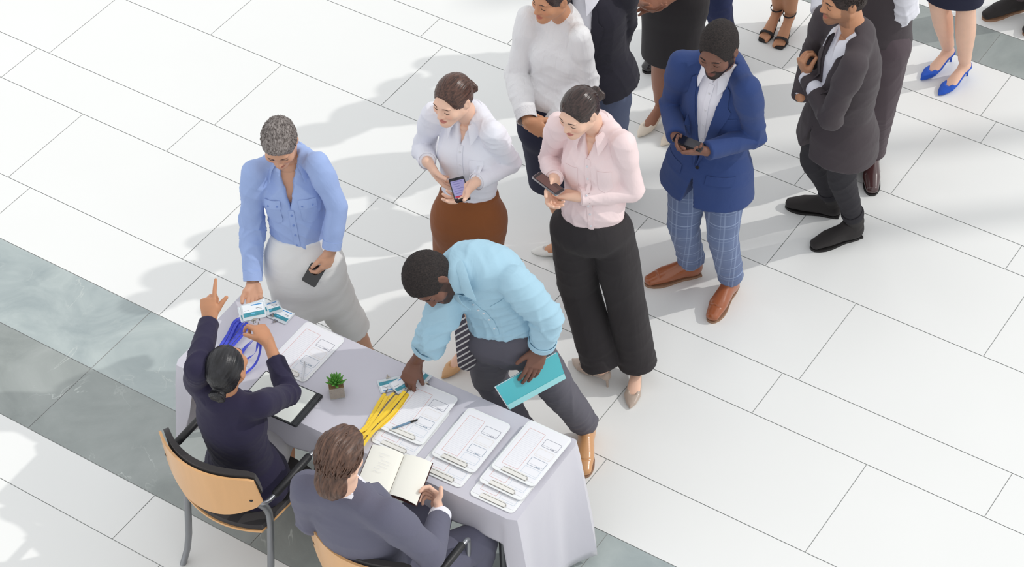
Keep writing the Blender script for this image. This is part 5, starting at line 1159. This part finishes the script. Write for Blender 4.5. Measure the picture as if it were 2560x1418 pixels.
def trousers(p, mname, rs=(.098, .090, .072, .066, .060), t_top=.17, upto=.98, name='trousers', seed=5, amp=.003, da=.020, rb=None, sit=False, h=.007, ks=.055, fold=.002):
    pr = [(p.torso(None, -.02, t_top, da=da, n=5, flat1=True, flat0=False), 'u', .01)]
    for i, s in enumerate('LR'): pr.append((p.leg(s, rs, upto=upto, fold=(fold, .05, seed + i, .80 * p.k, .10), rb=rb), 'u', ks))
    pr.append((Sweep([p.spine(.02), p.spine(-.12)], [.10 * p.k, .06 * p.k], [.085 * p.k, .06 * p.k], [p.lh] * 2), 'u', .05))
    return garment(p, name, MT[mname], pr, h, folds(amp * 1.2, .07, seed, .5, leg_c(p), .35))
def skirt(p, mname, z_hem, wid, dep, t_top=.22, name='pencil_skirt', seed=3, cols=None, amp=.002, da=.020, front=0., cuts=()):
    J = p.J; kc = (J['Lkn'] + J['Rkn']) / 2; ac = (J['Lan'] + J['Ran']) / 2; pl = p.spine(-.05)
    t = (pl[2] - z_hem) / (pl[2] - kc[2]); end = pl + (kc - pl) * t if z_hem > kc[2] else kc + (ac - kc) * ((kc[2] - z_hem) / (kc[2] - ac[2]))
    pr = [(p.torso(None, -.12, t_top, da=da, n=6, flat1=True, flat0=False), 'u', .01),
          (Sweep([p.spine(.03), pl, pl * .5 + end * .5, end], A([.155, .162, (.158 + wid) / 2, wid]) * p.k, A([.120, .125, (.125 + dep) / 2, dep]) * p.k, [p.lh] * 4, False, True), 'u', .03)]
    for s in 'LR':
        h_, k_ = J[s + 'hip'], J[s + 'kn']; q = h_ + (k_ - h_) * min(1, (h_[2] - z_hem) / (h_[2] - k_[2])); q[2] = max(q[2], z_hem); pr.append((Sweep([h_, q], [.078, .070]), 'u', .03))
    pr.append((Prism([(A([0, 0, z_hem]), (0, 0, -1))], ((-9, -9, -9), (9, 9, 9))), 'i', .001))
    return garment(p, name, MT[mname], pr + list(cuts), .007, folds(amp, .11, seed, .3))
def jacket(p, mname, kind='jacket', sl=(.052, .056, .054, .050, .045), t0=-.27, upto=.95, button_t=.18, vw=.055, name='jacket', seed=2, amp=.0035, v=True, hem=.10, sh=.056, hemw=.05, h=.0068, da=0., x0=0.):
    k = p.k; pr = [(p.torso(kind, t0, .96, n=12, da=da, hem=hem), 'u', .01), (p.shoulders(sh * k), 'u', .05)] + [(q[0], q[1], q[2]) for q in p.bust(.010)]
    for i, s in enumerate('LR'):
        up = upto if not isinstance(upto, dict) else upto[s]
        pr.append((p.arm(s, sl, up, fold=(.0006, .06, seed + i * 2, .31 * k, .08)), 'u', .012)); pr.append((p.armtop(s, sl), 'u', .05))
    if v: pr.append(vcut(p, button_t, .93, vw, x0)); pr.append(hemcut(p, button_t - .10, t0 - .1, hemw, x0))
    return garment(p, name, MT[mname], pr, h, folds(amp * 1.5, .06, seed, 1, arm_c(p, 1.2, .25), .30))
def lapels(p, bvh, mname, par, bt, vw, wid=.045, top=.90, x0=0.):
    for s in (-1, 1):
        inner = [(bt, x0 + s * .004), ((bt + top) / 2, x0 + s * (vw * .48 + .002)), (top, x0 + s * (vw + .004))]
        outer = [(bt + .02, x0 + s * .010), ((bt + top) / 2 - .02, x0 + s * (vw * .48 + wid)), (top - .22, x0 + s * (vw + wid * 1.05)), (top - .17, x0 + s * (vw + wid * .62)), (top - .03, x0 + s * (vw + wid * .55))]
        V, Fc = strip(p, bvh, inner, outer, 18, 6, .003, .004); mesh_obj('lapel', V, Fc, MT[mname], par)
def placket(p, bvh, m, par, t0, t1, n, bm, w=.014, x=0., bt=None):
    V, Fc = strip(p, bvh, [(t0, x - w), (t1, x - w)], [(t0, x + w), (t1, x + w)], 16, 4, .0012, .0015); mesh_obj('placket', V, Fc, m, par)
    for i in range(n): V, Fc = cat([button(p, bvh, t0 + (t1 - t0) * (i + .5) / n, x)]); mesh_obj('button', V, Fc, bm, par)
def pocket(p, bvh, m, par, t, x, w=.052, h=.17, flap=False, name='chest_pocket', bm=None, off=.0015):
    V, Fc = strip(p, bvh, [(t, x - w / 2), (t - h * .85, x - w / 2), (t - h, x)], [(t, x + w / 2), (t - h * .85, x + w / 2), (t - h, x)], 10, 6, off, .0016); o = mesh_obj(name, V, Fc, m, par)
    if flap:
        V, Fc = strip(p, bvh, [(t + .015, x - w / 2 - .004), (t - h * .28, x - w / 2 - .004)], [(t + .015, x + w / 2 + .004), (t - h * .28, x + w / 2 + .004)], 5, 6, off + .0025, .002); mesh_obj('pocket_flap', V, Fc, m, o)
        for sx in (-1, 1): V, Fc = cat([button(p, bvh, t - h * .16, x + sx * w * .32, .005)]); mesh_obj('button', V + p.fs * .003, Fc, bm, o)
def phone(center, longd, normal, label, size=(.070, .142), screen='black', body='black', group=None):
    c = A(center, float); y = nrm(longd); z = nrm(A(normal, float) - y * (A(normal) @ y)); x = np.cross(y, z); R = np.stack([x, y, z], 1)
    t = thing('smartphone', label, 'phone', c); W = lambda V: c + V @ R.T
    V, Fc = plate(rrect(size[0], size[1], .009), -.004, .0035, W); mesh_obj('phone_body', V, Fc, MT['steel' if body == 'white' else 'black_gloss'], t, smooth=False)
    V, Fc = plate(rrect(size[0] - .004, size[1] - .004, .008), .0035, .0042, W); mesh_obj('phone_front', V, Fc, MT['black_gloss'] if body != 'w' else MT['white_trim'], t, smooth=False)
    if screen == 'lit':
        V, Fc = plate(rrect(size[0] - .010, size[1] - .036, .002), .0042, .0046, W + 0 if False else (lambda V: c + V @ R.T)); mesh_obj('screen', V, Fc, MT['screen'], t, smooth=False)
        q = [];
        for i in range(6): V, F2 = boxv((-.022, .045 - i * .014, .0046), (.020 - (i % 3) * .008, .047 - i * .014, .0048)); q.append((W(V), F2))
        V, Fc = cat(q); mesh_obj('screen_text', V, Fc, MT['screen_text'], t, smooth=False)
        V, Fc = boxv((-.028, -.050, .0046), (.028, -.040, .0048)); mesh_obj('red_bar', W(V), Fc, MT['screen_red'], t, smooth=False)
    elif screen == 'on': V, Fc = plate(rrect(size[0] - .012, size[1] - .03, .002), .0042, .0046, W); mesh_obj('screen', V, Fc, MT['screen_dim'], t, smooth=False)
    return t
MT['screen'] = mat('phone screen', srgb(168, 164, 212), rough=.25); MT['screen_text'] = mat('screen text', srgb(110, 108, 170), rough=.4); MT['screen_red'] = mat('red screen bar', srgb(196, 60, 80), rough=.3); MT['screen_dim'] = mat('dim screen', srgb(96, 70, 66), rough=.15)

# --- woman in the pink blouse -------------------------------------------------
p = new_person('pink', 1.72, 'f', (-.66, -.70, -.28), (0, 0, 1), 'woman in a pale pink blouse and wide black trousers reading her phone')
hand(p, 'L', P(1366, 482, 1.215), (-.15, .35, .9), curl=((25, 35, 20), (35, 40, 25), (40, 45, 25), (40, 45, 25)), thumb=(25, 5, 15, 10))
hand(p, 'R', P(1374, 500, 1.23), (.75, -.3, .45), curl=((20, 35, 25), (30, 40, 25), (35, 45, 25), (40, 45, 25)), thumb=(30, 5, 20, 10))
finish_body(p, 'skin_light', ('pump', .245), hair='lowbun', hairm='hair_dkbrown')
shoes(p, 'pump', .245, 'beige_pump')
o, bv = shirt(p, 'pink_blouse', 'blouse', (.039, .048, .050, .048, .037), t0=-.04, v=(.74, 1.08, .05), seed=52, amp=.0038, blouse=.004)
placket(p, bv, MT['pink_blouse'], o, .10, .76, 6, MT['white_trim'], .012); pocket(p, bv, MT['pink_blouse'], o, .68, .075, .06, .20); pocket(p, bv, MT['pink_blouse'], o, .68, -.075, .06, .20)
collar(p, .052, .22, MT['pink_blouse'], o, gap=26, leaf=.034)
cuff(p, 'L', .038, MT['pink_blouse'], o, .76, .97); cuff(p, 'R', .038, MT['pink_blouse'], o, .78, .98)
trousers(p, 'black_cloth', (.100, .100, .092, .090, .092), t_top=.12, upto=1.0, seed=4, amp=.004, rb=(.10, .098, .092, .090, .092), ks=.02, fold=.003)
phone(P(1371, 460, 1.30), P(1342, 440, 1.315) - P(1402, 485, 1.28), (.05, .30, .95), 'silver edged phone held by the woman in the pink blouse', screen='on', body='white')

# --- man in the blue suit ------------------------------------------------------
p = new_person('blue', 1.78, 'm', (-.50, -.80, -.26), (0, 0, 1), 'man with a short beard in a blue jacket and checked trousers using his phone')
hand(p, 'L', P(1702, 380, 1.20), (-.1, .5, .8), curl=((25, 40, 25), (35, 45, 25), (40, 45, 25), (45, 45, 25)), thumb=(20, -10, 20, 10))
hand(p, 'R', P(1728, 392, 1.19), (.7, -.1, .6), curl=((25, 40, 25), (30, 45, 25), (35, 45, 25), (40, 45, 25)), thumb=(20, 0, 10, 10))
finish_body(p, 'skin_dark', ('oxford', .30), beard=1, hair='fade', hairm='hair_afro')
shoes(p, 'oxford', .30, 'cognac', 'sole')
o, bv = shirt(p, 'white_shirt', 'shirt', (.046, .046, .044, .042, .036), upto=.99, t0=.0, v=(.86, 1.08, .04), seed=11, amp=.001, name='shirt')
placket(p, bv, MT['white_shirt'], o, .12, .86, 5, MT['white_trim'], .013); collar(p, .060, .18, MT['white_shirt'], o, gap=22)
o, bv = jacket(p, 'blue_suit', seed=7, button_t=.10, vw=.072, amp=.004, upto=1.0)
lapels(p, bv, 'blue_suit', o, .10, .072, .045)
V, Fc = strip(p, bv, [(.62, .085), (.605, .085)], [(.63, .145), (.615, .145)], 3, 8, .001, .003); mesh_obj('breast_pocket', V, Fc, MT['blue_suit'], o)
for x in (-.12, .12): V, Fc = strip(p, bv, [(.06, x - .055), (-.02, x - .055)], [(.06, x + .055), (-.02, x + .055)], 4, 8, .001, .003); mesh_obj('pocket_flap', V, Fc, MT['blue_suit'], o)
V, Fc = cat([button(p, bv, .10, .012, .010)]); mesh_obj('button', V, Fc, MT['dark_trim'], o)
trousers(p, 'plaid', da=-.002, rs=(.084, .092, .076, .068, .064), seed=9, amp=.004, fold=.005)
phone(P(1722, 357, 1.245), P(1706, 348, 1.25) - P(1742, 362, 1.24), (-.1, .25, .95), 'black phone held by the man in the blue jacket')

# --- man in the dark suit ------------------------------------------------------
p = new_person('dark', 1.78, 'm', (-.93, -.26, -.10), (0, 0, 1), 'man in a dark suit and black ankle boots holding his jacket front', Rwr=(1.375, .060, 1.09))
hand(p, 'L', P(1996, 135, 1.29), (.85, .35, .1), curl=((50, 60, 40), (55, 65, 40), (60, 65, 40), (60, 65, 40)), thumb=(20, 40, 20, 20))
finish_body(p, 'skin_olive', ('boot', .29), beard=.45, hair='short', hairm='hair_crop')
shoes(p, 'boot', .29, 'black_leather')
o, bv = shirt(p, 'white_shirt', 'shirt', (.046, .046, .044, .042, .037), upto=1.0, t0=.0, v=(.78, 1.08, .05), seed=12, amp=.001)
collar(p, .062, .25, MT['white_shirt'], o, gap=24, leaf=.044, point=.034)
cuff(p, 'L', .041, MT['white_shirt'], o, .90, 1.0)
o, bv = jacket(p, 'dark_suit', seed=8, button_t=.16, vw=.060, t0=-.22, amp=.004, upto={'L': .93, 'R': 1.0})
lapels(p, bv, 'dark_suit', o, .16, .060, .045)
trousers(p, 'black_jean', da=-.002, rs=(.084, .086, .068, .058, .050), seed=10, amp=.004, fold=.004, upto=.80)
for s in 'LR':
    k_, a_ = p.J[s + 'kn'], p.J[s + 'an']; c0 = k_ + (a_ - k_) * .72; c1 = k_ + (a_ - k_) * .83
    V, Fc = cat([tube([c0, c0 * .5 + c1 * .5, c1], [.055, .059, .056], 20)]); mesh_obj('turned_up_hem', V, Fc, MT['black_jean'], p.root)
w = p.J['Lwr']; tp = P(1996, 135, 1.29); c_ = w + nrm(tp - w) * .115; ax = nrm(np.cross(nrm(tp - w), [.85, .35, .1]))

# --- woman in the white shirt --------------------------------------------------
p = new_person('white', 1.72, 'f', (-.62, -.74, -.16), (0, 0, 1), 'woman in a white shirt and brown suede skirt holding out a phone')
hand(p, 'L', P(1140, 502, 1.225), (-.25, .30, .9), curl=((15, 30, 20), (20, 30, 20), (25, 35, 20), (30, 35, 20)), thumb=(50, -5, 20, 10))
hand(p, 'R', P(1106, 462, 1.20), (.35, .35, .85), curl=((10, 20, 15), (15, 25, 15), (20, 25, 15), (25, 25, 15)), thumb=(40, 20, 10, 10), spread=5)
finish_body(p, 'skin_light', ('pump', .245), hair='bun', hairm='hair_brown', bare_legs=True)
shoes(p, 'pump', .245, 'camel_pump')
o, bv = shirt(p, 'white_shirt', 'blouse', (.039, .048, .049, .046, .037), t0=.0, v=(.76, 1.08, .05), seed=13, amp=.0045, upto=.95)
placket(p, bv, MT['white_shirt'], o, .22, .78, 5, MT['white_trim'], .012); pocket(p, bv, MT['white_shirt'], o, .68, .075, .06, .20)
collar(p, .052, .25, MT['white_shirt'], o, gap=28, leaf=.036)
cuff(p, 'L', .038, MT['white_shirt'], o, .74, .95); cuff(p, 'R', .038, MT['white_shirt'], o, .76, .96)
skirt(p, 'suede', .52, .150, .115, seed=15, t_top=.24)
c_ = p.J['Rwr']; V, Fc = cat([tube([c_ + (p.J['Rel'] - c_) * .085, c_ + (p.J['Rel'] - c_) * .055], [.0295, .029], 24)]); mesh_obj('bracelet', V, Fc, MT['steel'], p.root)
phone(P(1149, 474, 1.255), P(1140, 446, 1.26) - P(1157, 502, 1.25), (-.05, -.12, 1), 'black phone with a lit screen held by the woman in the brown skirt', screen='lit')

# --- grey haired woman ---------------------------------------------------------
p = new_person('grey', 1.70, 'f', (-.08, -.84, -.48), (0, 0, 1), 'grey haired woman in a light blue shirt and ivory skirt leaning over the table',
    Lel=tuple(P(843, 518, 1.19)), Lwr=tuple(P(828, 626, 1.01)))
hand(p, 'R', P(640, 790, .83), (.05, -.55, .75), curl=((15, 25, 15), (18, 28, 15), (20, 30, 20), (25, 30, 20)), thumb=(30, -15, 20, 10), fore=.03)
hand(p, 'L', P(806, 690, .895), (-.75, .5, -.3), curl=((25, 40, 30), (30, 40, 30), (35, 45, 30), (40, 45, 30)), thumb=(25, 15, 20, 10))
finish_body(p, 'skin_tan', ('pump', .245), hair='short', hairm='hair_grey', brow='hair_brown', bare_legs=True)
shoes(p, 'pump', .245, 'cream_pump')
o, bv = shirt(p, 'blue_shirt', 'blouse', (.042, .050, .050, .048, .039), t0=.0, v=(.56, 1.08, .062), seed=17, amp=.0045, upto=.95)
placket(p, bv, MT['blue_shirt'], o, .20, .58, 4, MT['blue_trim'], .013)
for x in (-.078, .078): pocket(p, bv, MT['blue_shirt'], o, .66, x, .066, .22, True, bm=MT['blue_trim'])
collar(p, .056, .30, MT['blue_shirt'], o, gap=40, leaf=.034, point=.026)
cuff(p, 'L', .040, MT['blue_shirt'], o, .76, .95); cuff(p, 'R', .040, MT['blue_shirt'], o, .78, .96)
J = p.J; pl = p.spine(-.02); kL = J['Lkn'] + (J['Lan'] - J['Lkn']) * .42; kR = J['Rkn'] + (J['Ran'] - J['Rkn']) * .45
garment(p, 'pencil_skirt', MT['ivory_skirt'], [(p.torso(None, -.12, .24, da=.012, n=6, flat1=True, flat0=False), 'u', .01),
    (Sweep([J['Lhip'], J['Lkn'], kL], A([.078, .088, .086]), A([.092, .095, .092]), [p.lh] * 3, False, True, (.003, .1, 2)), 'u', .05),
    (Sweep([J['Rhip'], J['Rkn'], kR], A([.078, .088, .088]), A([.092, .092, .09]), [p.lh] * 3, False, True, (.003, .1, 3)), 'u', .07),
    (Sweep([pl, (J['Lkn'] + J['Rkn']) / 2 + A([0, 0, .10])], [.165, .12], [.115, .09], [p.lh] * 2), 'u', .05)], .007, folds(.003, .12, 5, .4))
phone(P(790, 676, .91), P(804, 650, .93) - P(776, 698, .885), (.0, -.75, .55), 'black phone in the lowered hand of the grey haired woman')

# --- bending man ---------------------------------------------------------------
p = new_person('bend', 1.80, 'm', (-.20, -.62, -.74), (-.75, -.42, .35), 'man in a sky blue shirt and striped tie bending over the table'
    )
hand(p, 'R', P(1012, 972, .79), (.15, .25, -.9), curl=((40, 45, 25), (45, 50, 25), (50, 50, 30), (55, 50, 30)), thumb=(10, 50, 0, 10), fore=.06)
hand(p, 'L', P(1322, 957, .845), (-.15, .90, -.2), curl=((10, 15, 10), (12, 15, 10), (15, 18, 10), (18, 20, 10)), thumb=(35, 10, 10, 10), fore=.03)
finish_body(p, 'skin_dark', ('oxford', .29), beard=.8, hair='afro', hairm='hair_afro')
shoes(p, 'oxford', .29, 'tan_leather', 'sole')
o, bv = shirt(p, 'sky_shirt', 'shirt', (.062, .066, .062, .060, .052), t0=.10, v=None, seed=19, amp=.006, upto={'L': .88, 'R': .42}, da=.014,
    extra=[(Ell(p.spine(.74) - p.fs * .05, A([.155, .085, .14]), np.stack([p.ls, p.fs, p.up], 1)), 'u', .06)])
placket(p, bv, MT['sky_shirt'], o, .16, .86, 5, MT['white_trim'], .013)
pocket(p, bv, MT['sky_shirt'], o, .62, .09, .075, .18)
collar(p, .062, .05, MT['sky_shirt'], o, gap=18, leaf=.030, point=.018, upw=.75)
cuff(p, 'L', .058, MT['sky_shirt'], o, .74, .89); cuff(p, 'R', .060, MT['sky_shirt'], o, .34, .46)
trousers(p, 'grey_trousers', (.100, .094, .080, .070, .062), seed=21, amp=.005, fold=.004, t_top=.18, da=.004)
# necktie hangs plumb from the collar
a, b = P(1134, 712, 1.27), P(1172, 925, .735); G = []
for i in range(22):
    u = i / 21; c_ = a + (b - a) * u + A([0, -.012 * math.sin(u * 3.1), 0]); wd = .011 + .030 * min(1, u * 1.15) if u > .06 else .017
    if u > .93: wd *= (1 - u) / .07 * .8 + .2
    G.append([c_ + A([1, .35, .10 * u]) * wd * x for x in (-1, -.5, 0, .5, 1)])
V, Fc = slab(G, .004); mesh_obj('necktie', V, Fc, MT['tie'], p.root)
V, Fc = cat([tube([a + A([0, 0, .03]), a + A([0, 0, .005]), a - A([0, 0, .014])], [.016, .019, .012], 10)]); mesh_obj('tie_knot', V, Fc, MT['tie'], p.root)

# --- woman in the white blouse -------------------------------------------------
p = new_person('blouse', 1.72, 'f', (-.74, -.62, -.12), (0, 0, 1), 'woman in a sheer white blouse and navy skirt with hands clasped')
hand(p, 'R', P(1366, 335, 1.04), (.1, .9, -.2), curl=((20, 30, 20), (25, 30, 20), (30, 35, 20), (35, 35, 20)), thumb=(30, 20, 10, 10))
hand(p, 'L', P(1325, 320, 1.03), (-.1, .9, -.2), curl=((25, 30, 20), (30, 35, 20), (35, 40, 20), (40, 40, 20)), thumb=(30, 20, 10, 10))
finish_body(p, 'skin_olive', ('pump', .245), hair='bun', hairm='hair_dkbrown', bare_legs=True)
shoes(p, 'pump', .245, 'white_pump')
o, bv = shirt(p, 'white_blouse', 'blouse', (.038, .047, .054, .060, .048), t0=.0, seed=64, amp=.0032, upto=.80, blouse=.012)
for s in 'LR': cuff(p, s, .046, MT['lace_trim'] if 'lace_trim' in MT else MT['white_blouse'], o, .78, .98, 'lace_cuff')
V, Fc = cat([tube([p.J['neck'] + nrm(p.HO - p.J['neck']) * .012, p.J['neck'] + nrm(p.HO - p.J['neck']) * .040], [.060, .056], 22)]); mesh_obj('collar_band', V, Fc, MT['white_blouse'], o)
skirt(p, 'navy_skirt', .47, .140, .110, seed=24, t_top=.20)

# --- man in the dark jacket with a wristwatch ----------------------------------
p = new_person('jacket', 1.80, 'm', (-.5, -.75, -.3), (0, 0, 1), 'man in a midnight dark jacket and slate trousers wearing a wristwatch', Rel=(.235, .66, 1.20), Rwr=(.235, .56, .96))
hand(p, 'L', P(1518, 212, .80), (-.7, .7, 0), curl=((35, 50, 30), (45, 55, 35), (50, 60, 35), (55, 60, 35)), thumb=(15, 25, 15, 10))
hand(p, 'R', p.J['Rwr'] + A([0, -.02, -.18]), (1, 0, 0))
finish_body(p, 'skin_brown', ('oxford', .29), hair='afro', hairm='hair_afro', detail=False); shoes(p, 'oxford', .29, 'black_shine')
o, bv = shirt(p, 'white_shirt', 'shirt', (.046, .046, .044, .042, .036), upto=1.0, t0=.0, seed=25, amp=.001, h=.008); collar(p, .062, .18, MT['white_shirt'], o)
o, bv = jacket(p, 'midnight', seed=26, button_t=.2, vw=.055, t0=-.14, amp=.004, x0=.0); lapels(p, bv, 'midnight', o, .2, .055)
trousers(p, 'slate_trousers', da=-.002, rs=(.084, .094, .078, .072, .066), seed=27, amp=.005)
w = p.J['Lwr']; e = p.J['Lel']; ax = nrm(w - e); c_ = w - ax * .018
V, Fc = cat([tube([c_ - ax * .009, c_ + ax * .009], [.0305, .0305], 20)]); wt = mesh_obj('watch_strap', V, Fc, MT['dark_trim'], p.root)
fd = nrm(A([-.15, -.75, .65]) - ax * (A([-.15, -.75, .65]) @ ax)); c2 = c_ + fd * .029
V, Fc = cat([tube([c2, c2 + fd * .010], [.0205, .0195], 24)]); mesh_obj('watch_case', V, Fc, MT['steel'], wt)
V, Fc = cat([tube([c2 + fd * .010, c2 + fd * .0115], [.0165, .0165], 24)]); mesh_obj('watch_dial', V, Fc, MT['black_gloss'], wt)
V, Fc = cat([tube([c2 + fd * .0120, c2 + fd * .0120 + nrm(np.cross(fd, ax)) * .011], [.0008, .0008], 5), tube([c2 + fd * .0120, c2 + fd * .0120 + ax * .008], [.0010, .0010], 5)]); mesh_obj('watch_hands', V, Fc, MT['white_trim'], wt)

# --- woman in the black skirt --------------------------------------------------
p = new_person('skirt', 1.72, 'f', (-.6, -.75, -.2), (0, 0, 1), 'woman in a black pencil skirt and cream heels with clasped hands')
hand(p, 'L', P(1588, 18, p.J['Lwr'][2]), (-.3, .5, -.8), curl=((15, 25, 15), (20, 25, 15), (25, 30, 15), (25, 30, 15)), thumb=(30, 10, 10, 10), fore=.05)
hand(p, 'R', P(1630, 24, p.J['Rwr'][2]), (.3, .5, .8), curl=((20, 25, 15), (20, 25, 15), (25, 30, 15), (25, 30, 15)), thumb=(30, 10, 10, 10))
finish_body(p, 'skin_brown', ('pump', .25), hair='bun', hairm='hair_black', detail=False, bare_legs=True); shoes(p, 'pump', .25, 'cream_pump')
shirt(p, 'black_cloth', 'blouse', (.050, .048, .046, .044, .042), t0=.10, seed=28, amp=.003, upto=.55, h=.008, name='top')
skirt(p, 'black_cloth', .54, .155, .118, seed=29)

# --- man in navy behind --------------------------------------------------------
p = new_person('navy', 1.80, 'm', (-.4, -.85, -.1), (0, 0, 1), 'man in navy trousers and black shoes behind the woman in the black skirt')
for s in 'LR': hand(p, s, p.J[s + 'wr'] + A([0, -.02, -.18]), (1 if s == 'R' else -1, 0, 0), h=.004)
finish_body(p, 'skin_brown', ('oxford', .29), hair='afro', hairm='hair_afro', detail=False); shoes(p, 'oxford', .29, 'black_shine')
shirt(p, 'white_shirt', 'shirt', (.046, .046, .044, .042, .036), t0=.0, seed=30, amp=.001, h=.009)
jacket(p, 'blue_suit', seed=31, h=.009); trousers(p, 'navy_trousers', da=-.002, rs=(.084, .094, .074, .064, .060), seed=32, amp=.004)

# --- woman in sandals ----------------------------------------------------------
p = new_person('sandal', 1.70, 'f', (-.2, -.95, -.1), (0, 0, 1), 'barelegged woman in black strappy sandals')
for s in 'LR': hand(p, s, p.J[s + 'wr'] + A([-.02 if s == 'L' else .02, -.10, -.12]), (1 if s == 'R' else -1, 0, 0), h=.004)
finish_body(p, 'skin_olive', ('sandal', .235), hair='bun', hairm='hair_brown', detail=False, bare_legs=True); shoes(p, 'sandal', .235, 'black_leather')
shirt(p, 'white_shirt', 'blouse', seed=33, amp=.003, h=.009, sl=(.050, .048, .046, .044, .038)); skirt(p, 'black_cloth', .56, .15, .115, seed=34)

# --- man behind the dark suit --------------------------------------------------
p = new_person('loafer', 1.82, 'm', (-.75, -.6, -.1), (0, 0, 1), 'man in a white shirt, dark waistcoat and plum trousers wearing polished loafers')
hand(p, 'L', P(2165, 110, .93), (-.4, .8, 0), curl=((50, 60, 35),) * 4, h=.004)
hand(p, 'R', P(2075, 62, 1.08), (.3, .3, -.9), h=.004)
finish_body(p, 'skin_light', ('loafer', .30), hair='short', hairm='hair_brown', detail=False); shoes(p, 'loafer', .30, 'oxblood')
shirt(p, 'white_shirt', 'shirt', (.062, .060, .058, .054, .046), t0=.04, seed=35, amp=.005, upto={'L': .95, 'R': .95})
garment(p, 'waistcoat', MT['dark_suit'], [(p.torso('jacket', .04, .86, da=.004, n=9), 'u', .01), vcut(p, .45, .95, .06)], .008, folds(.002, .1, 3))
trousers(p, 'plum_trousers', (.098, .092, .078, .070, .066), seed=36, amp=.004, t_top=.14)
V, Fc = cat([tube([p.spine(.13), p.spine(.18)], [.152, .150], 28, rb=[.112, .110], side=p.lh)]); mesh_obj('belt', V, Fc, MT['black_leather'], p.root)

# --- woman in blue heels -------------------------------------------------------
p = new_person('heels', 1.72, 'f', (-.5, -.8, -.1), (0, 0, 1), 'barelegged woman in cobalt blue high heels')
for s in 'LR': hand(p, s, p.J[s + 'wr'] + A([-.03 if s == 'L' else .03, -.10, -.12]), (1 if s == 'R' else -1, 0, 0), h=.004)
finish_body(p, 'skin_light', ('pump', .25), hair='bun', hairm='hair_brown', detail=False, bare_legs=True); shoes(p, 'pump', .25, 'blue_pump')
shirt(p, 'white_shirt', 'blouse', seed=37, amp=.003, h=.009, sl=(.050, .048, .046, .044, .038)); skirt(p, 'navy_skirt', .58, .155, .118, seed=38)

# --- person in the top right corner --------------------------------------------
p = new_person('corner', 1.80, 'm', (-.7, -.7, -.1), (0, 0, 1), 'person in dark lace-up shoes at the top right corner')
for s in 'LR': hand(p, s, p.J[s + 'wr'] + A([0, -.02, -.18]), (1 if s == 'R' else -1, 0, 0), h=.004)
finish_body(p, 'skin_tan', ('oxford', .29), hair='short', hairm='hair_brown', detail=False); shoes(p, 'oxford', .29, 'black_leather', 'sole')
shirt(p, 'white_shirt', 'shirt', t0=.0, seed=39, amp=.001, h=.009); jacket(p, 'dark_suit', seed=40, h=.009); trousers(p, 'plum_trousers', seed=41)

# --- seated woman in the navy blazer -------------------------------------------
p = new_person('blazer', 1.70, 'f', (.34, .85, .26), (0, 0, 1), 'seated woman in a navy blazer with black hair in a bun, one finger raised')
hand(p, 'L', P(519, 712, 1.44), (.35, .75, -.55), curl=((2, 4, 3), (62, 75, 45), (65, 80, 45), (65, 80, 45)), thumb=(38, 5, -5, 5), fore=.04)
hand(p, 'R', P(634, 800, 1.02), (-.6, .45, -.65), curl=((30, 45, 25), (45, 55, 30), (50, 60, 30), (55, 60, 30)), thumb=(25, 25, 10, 10), fore=.05)
finish_body(p, 'skin_olive', ('pump', .245), hair='bun', hairm='hair_black', bare_legs=True)
shoes(p, 'pump', .245, 'black_leather')
o, bv = jacket(p, 'navy', 'jacket', (.046, .050, .048, .046, .040), t0=-.10, v=False, seed=43, amp=.0045, hem=.06, sh=.048, upto={'L': .97, 'R': .68}, da=.004)
J = p.J
garment(p, 'skirt', MT['pale_skirt'], [(p.torso(None, -.10, .2, da=.012, n=5, flat0=False), 'u', .01),
    (Sweep([J['Lhip'], J['Lkn']], [.098, .086], None, None, False, True), 'u', .05), (Sweep([J['Rhip'], J['Rkn']], [.098, .086], None, None, False, True), 'u', .06),
    (Sweep([(J['Lhip'] + J['Rhip']) / 2, (J['Lkn'] + J['Rkn']) / 2], [.13, .10], [.08, .07], [p.lh] * 2, False, True), 'u', .04)], .008, folds(.003, .1, 6))
collar(p, .062, .25, MT['navy'], o, h_back=.024, drop=.03, leaf=.030, name='collar', gap=50)

# --- seated man in the grey suit -----------------------------------------------
p = new_person('suit', 1.80, 'm', (.46, .85, -.30), (0, 0, 1), 'seated man with tousled brown hair in a slate grey suit reading a notebook')
hand(p, 'R', P(1078, 1196, .84), (-.85, .15, .35), curl=((40, 55, 30), (50, 60, 30), (55, 65, 35), (60, 65, 35)), thumb=(38, -28, 15, 20), fore=.02)
hand(p, 'L', P(915, 1205, .74), (.1, .1, 1), curl=((30, 40, 30),) * 4)
finish_body(p, 'skin_light', ('oxford', .29), hair='medium', hairm='hair_tousled')
shoes(p, 'oxford', .29, 'black_shine')
o, bv = shirt(p, 'white_shirt', 'shirt', (.046, .046, .044, .042, .037), upto=1.0, t0=.1, seed=45, amp=.001); collar(p, .062, .10, MT['white_shirt'], o, h_back=.056, leaf=.018, point=.0, gap=100)
cuff(p, 'R', .044, MT['white_shirt'], o, .88, 1.02)
o, bv = jacket(p, 'grey_suit', 'suitback', (.062, .066, .062, .056, .048), t0=-.16, button_t=.2, seed=46, amp=.0045, hem=.06, sh=.064, upto=.90)
collar(p, .072, .15, MT['grey_suit'], o, h_back=.048, drop=.03, leaf=.036, point=.0, name='jacket_collar', gap=88)
trousers(p, 'grey_suit', (.104, .098, .082, .074, .066), seed=47, amp=.004, sit=True)
